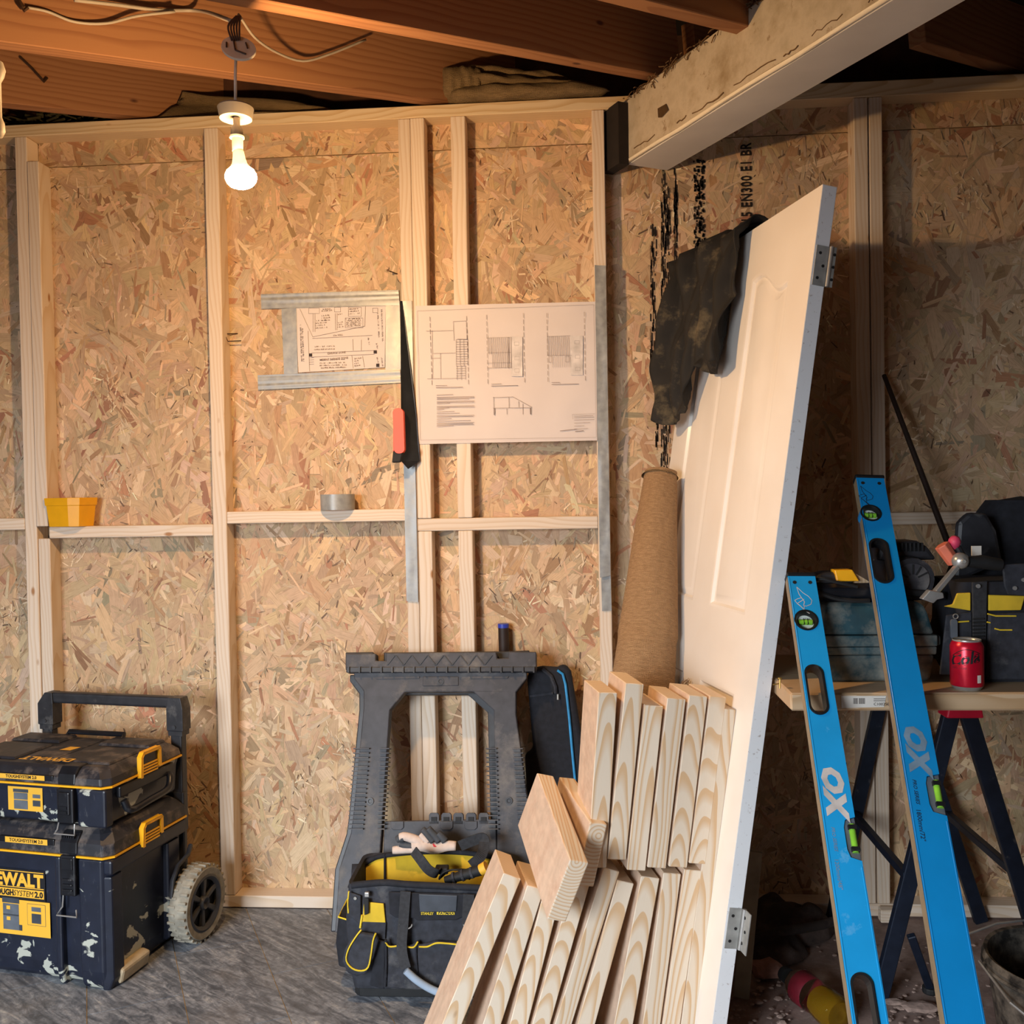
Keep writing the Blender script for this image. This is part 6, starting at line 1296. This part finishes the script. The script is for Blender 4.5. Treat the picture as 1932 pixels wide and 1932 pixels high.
# bottle lying on the dust
c0=WZ(1479,1836,.034); c1=WZ(1585,1918,.034); ba=(c1-c0).normalized(); BL=.235; bt_=thing('drink_bottle','clear plastic bottle with amber drink lying in the dust','bottle',V(*c0.lerp(c1,.5)))
bz=frame(c0,ba.cross(V(0,0,1)),V(0,0,1).cross(ba)); bz=Matrix((ba.orthogonal(),ba.cross(ba.orthogonal()),ba)).transposed().to_4x4(); bz.translation=c0
sl=(c1-c0).length/.232
prof=[(.0105,.018),(.012,.024),(.018,.040),(.028,.062),(.031,.075),(.031,.080),(.029,.120),(.0305,.128),(.028,.150),(.0305,.170),(.0315,.185),(.031,.215),(.026,.230),(.012,.232),(0,.228)]
prof=[(r,z*sl) for r,z in prof]
mb=MB(); mb.lathe(prof,28,bz,cap=False); mb.build('bottle_wall',M['bottle'],bt_,world=True,smooth=60)
mb=MB(); mb.lathe([(0,.150*sl)]+[(r*.9,z) for r,z in prof if z>.148*sl][:-1]+[(0,.226*sl)],24,bz,cap=False); mb.build('amber_drink',M['drink'],bt_,world=True,smooth=60)
mb=MB(); mb.lathe([(.0310,.078*sl),(.0316,.079*sl),(.0302,.124*sl),(.0298,.125*sl)],28,bz,cap=False); mb.build('label',M['label_red'],bt_,world=True,smooth=60)
mb=MB(); mb.lathe([(0,0),(.014,0),(.0145,.003),(.0145,.018*sl),(0,.018*sl)],20,bz,cap=False); mb.build('cap',M['rubber'],bt_,world=True,smooth=40)
p=c0+ba*.098*sl; up_=(V(0,0,1)-ba*ba.z).normalized(); sdv=ba.cross(up_); nn=(up_*.8-sdv*0-V(0,.6,0)).normalized(); nn=(nn-ba*nn.dot(ba)).normalized(); sdv=ba.cross(nn)
mb=MB(); mb.add([p+nn*.0318+ba*.010+sdv*.010,p+nn*.0318-ba*.010+sdv*.010,p+nn*.0322-ba*.010-sdv*.006,p+nn*.0322+ba*.010-sdv*.006],[(0,1,2,3)]); mb.build('barcode',M['white'],bt_,world=True)
# heap of old cloths
def cloth(pts,label,seed,h,name='old_cloth',lip=0):
    c=sum((WZ(*p,0) for p in pts),Vector())/len(pts); P=[WZ(*p,0) for p in pts]; m_=MB(); n=len(P)
    Pd=bez([tuple(p) for p in P+[P[0]]],60)[:-1]; n=len(Pd)
    def fn(u,v):
        i=int(u*n)%n; p=Pd[i]; r=1-v; q=c.lerp(p,.04+.96*r if v<1 else .0)
        z=h*(1-r**3.2)*(1+.45*noise.noise((q.x*14+seed,q.y*14,seed)))+.012*noise.noise((q.x*30,q.y*30,seed+4))*(1-r**4)
        return (q.x+.012*noise.noise((q.x*20,q.y*20,seed+9)),q.y,max(.001,z+.001))
    m_.grid(fn,n+1,16); return solo(name,m_,M['cloth'],label,'cloth',(c.x,c.y,0),'dusty cloths on the floor',smooth=180)
cloth([(1398,1828),(1440,1834),(1490,1822),(1528,1802),(1515,1786),(1460,1772),(1398,1770)],'grey dusty cloth nearest the brick lump',1,.045)
cloth([(1398,1788),(1470,1790),(1540,1782),(1572,1762),(1566,1742),(1500,1722),(1430,1722),(1396,1730)],'ribbed dark knit cloth behind the grey one by the door hinge',5,.075)
mb=MB(); mb.tube(bez([tuple(WZ(1402,1782,.055)),tuple(WZ(1450,1762,.07)),tuple(WZ(1510,1752,.066)),tuple(WZ(1550,1745,.056)),tuple(WZ(1572,1738,.05))],24),[.006+.010*math.sin(PI*i/24) for i in range(25)] if False else .013,10); solo('knit_cuff',mb,M['cloth'],'rolled ribbed cuff lying on the dark knit cloth','cloth',WZ(1490,1768,.05),smooth=180)
def rock(c,r,mat,seed,sq=(1,1,.7)):
    bm_=bmesh.new(); bmesh.ops.create_icosphere(bm_,subdivisions=2,radius=1)
    vs=[]
    for v in bm_.verts:
        k=1+.35*noise.noise((v.co.x*1.3+seed,v.co.y*1.3,v.co.z*1.3)); vs.append((c[0]+v.co.x*k*r*sq[0],c[1]+v.co.y*k*r*sq[1],max(.0005,c[2]+v.co.z*k*r*sq[2])))
    fs=[tuple(v.index for v in f.verts) for f in bm_.faces]; bm_.free(); return vs,fs
c=WZ(1448,1842,0); mb=MB(); mb.add(*rock((c.x,c.y,.020),.042,None,3,(1.1,.7,.62))); solo('brick_lump',mb,M['brick'],'pinkish broken brick lump beside the bottle cap','brick',(c.x,c.y,0))
mb=MB(); rr=random.Random(21)
for i in range(230):
    px,py=(rr.uniform(1360,1500),rr.uniform(1840,1935)) if i<80 else ((rr.uniform(1660,1790),rr.uniform(1850,1935)) if i<140 else (rr.uniform(1380,1900),rr.uniform(1735,1935)))
    p=WZ(px,py,0); r=rr.uniform(.0015,.006)*(1.7 if rr.random()<.1 else 1); mb.add(*rock((p.x,p.y,r*.2),r,None,i*1.7,(1.2,1,.6)))
o=mb.build('rubble',M['rubble']); o['kind']='stuff'; o['label']='crumbs of broken brick and plaster scattered over the dust'; o['category']='rubble'
for px,py,r,lab in ((1738,1905,.030,'flat plaster slab fragment by the trestle foot'),(1690,1895,.018,'small plaster fragment between the two levels')):
    p=WZ(px,py,0); mb=MB(); mb.add(*rock((p.x,p.y,.006),r,None,px,(1.5,.8,.35))); solo('plaster_fragment',mb,M['rubble'],lab,'rubble',(p.x,p.y,0),'plaster fragments')
# weathered strip behind the door edge, offcuts at the wall foot
a=WZ(1398,1884,0); w2=thing('wood_strip','weathered grey wood strip standing behind the door hinge','wood strip',(a.x,a.y,0)); o=timber('strip',(a.x,a.y-.0,0.001),(a.x+.045,a.y+.04,.36),.040,.012,(1,-.2,0),M['grey_wood'],None); o.parent=w2; o.matrix_local=Matrix.Translation(-w2.location)@o.matrix_world
for (p,q,lab) in (((1412,1722),(1500,1726),'pale offcut lying along the wall foot behind the cloths'),((1652,1724),(1684,1726),'short pale offcut at the wall foot behind the levels')):
    a=WZ(p[0],p[1]+4,0);b=WZ(q[0],q[1]+4,0); a.y=b.y=-.098; t_=thing('wall_offcut',lab,'timber',((a.x+b.x)/2,-.098,0)); o=timber('offcut',(a.x,-.098,.021),(b.x,-.098,.021),.038,.030,(0,0,1),M['stud'],None); o.parent=t_; o.matrix_local=Matrix.Translation(-t_.location)@o.matrix_world
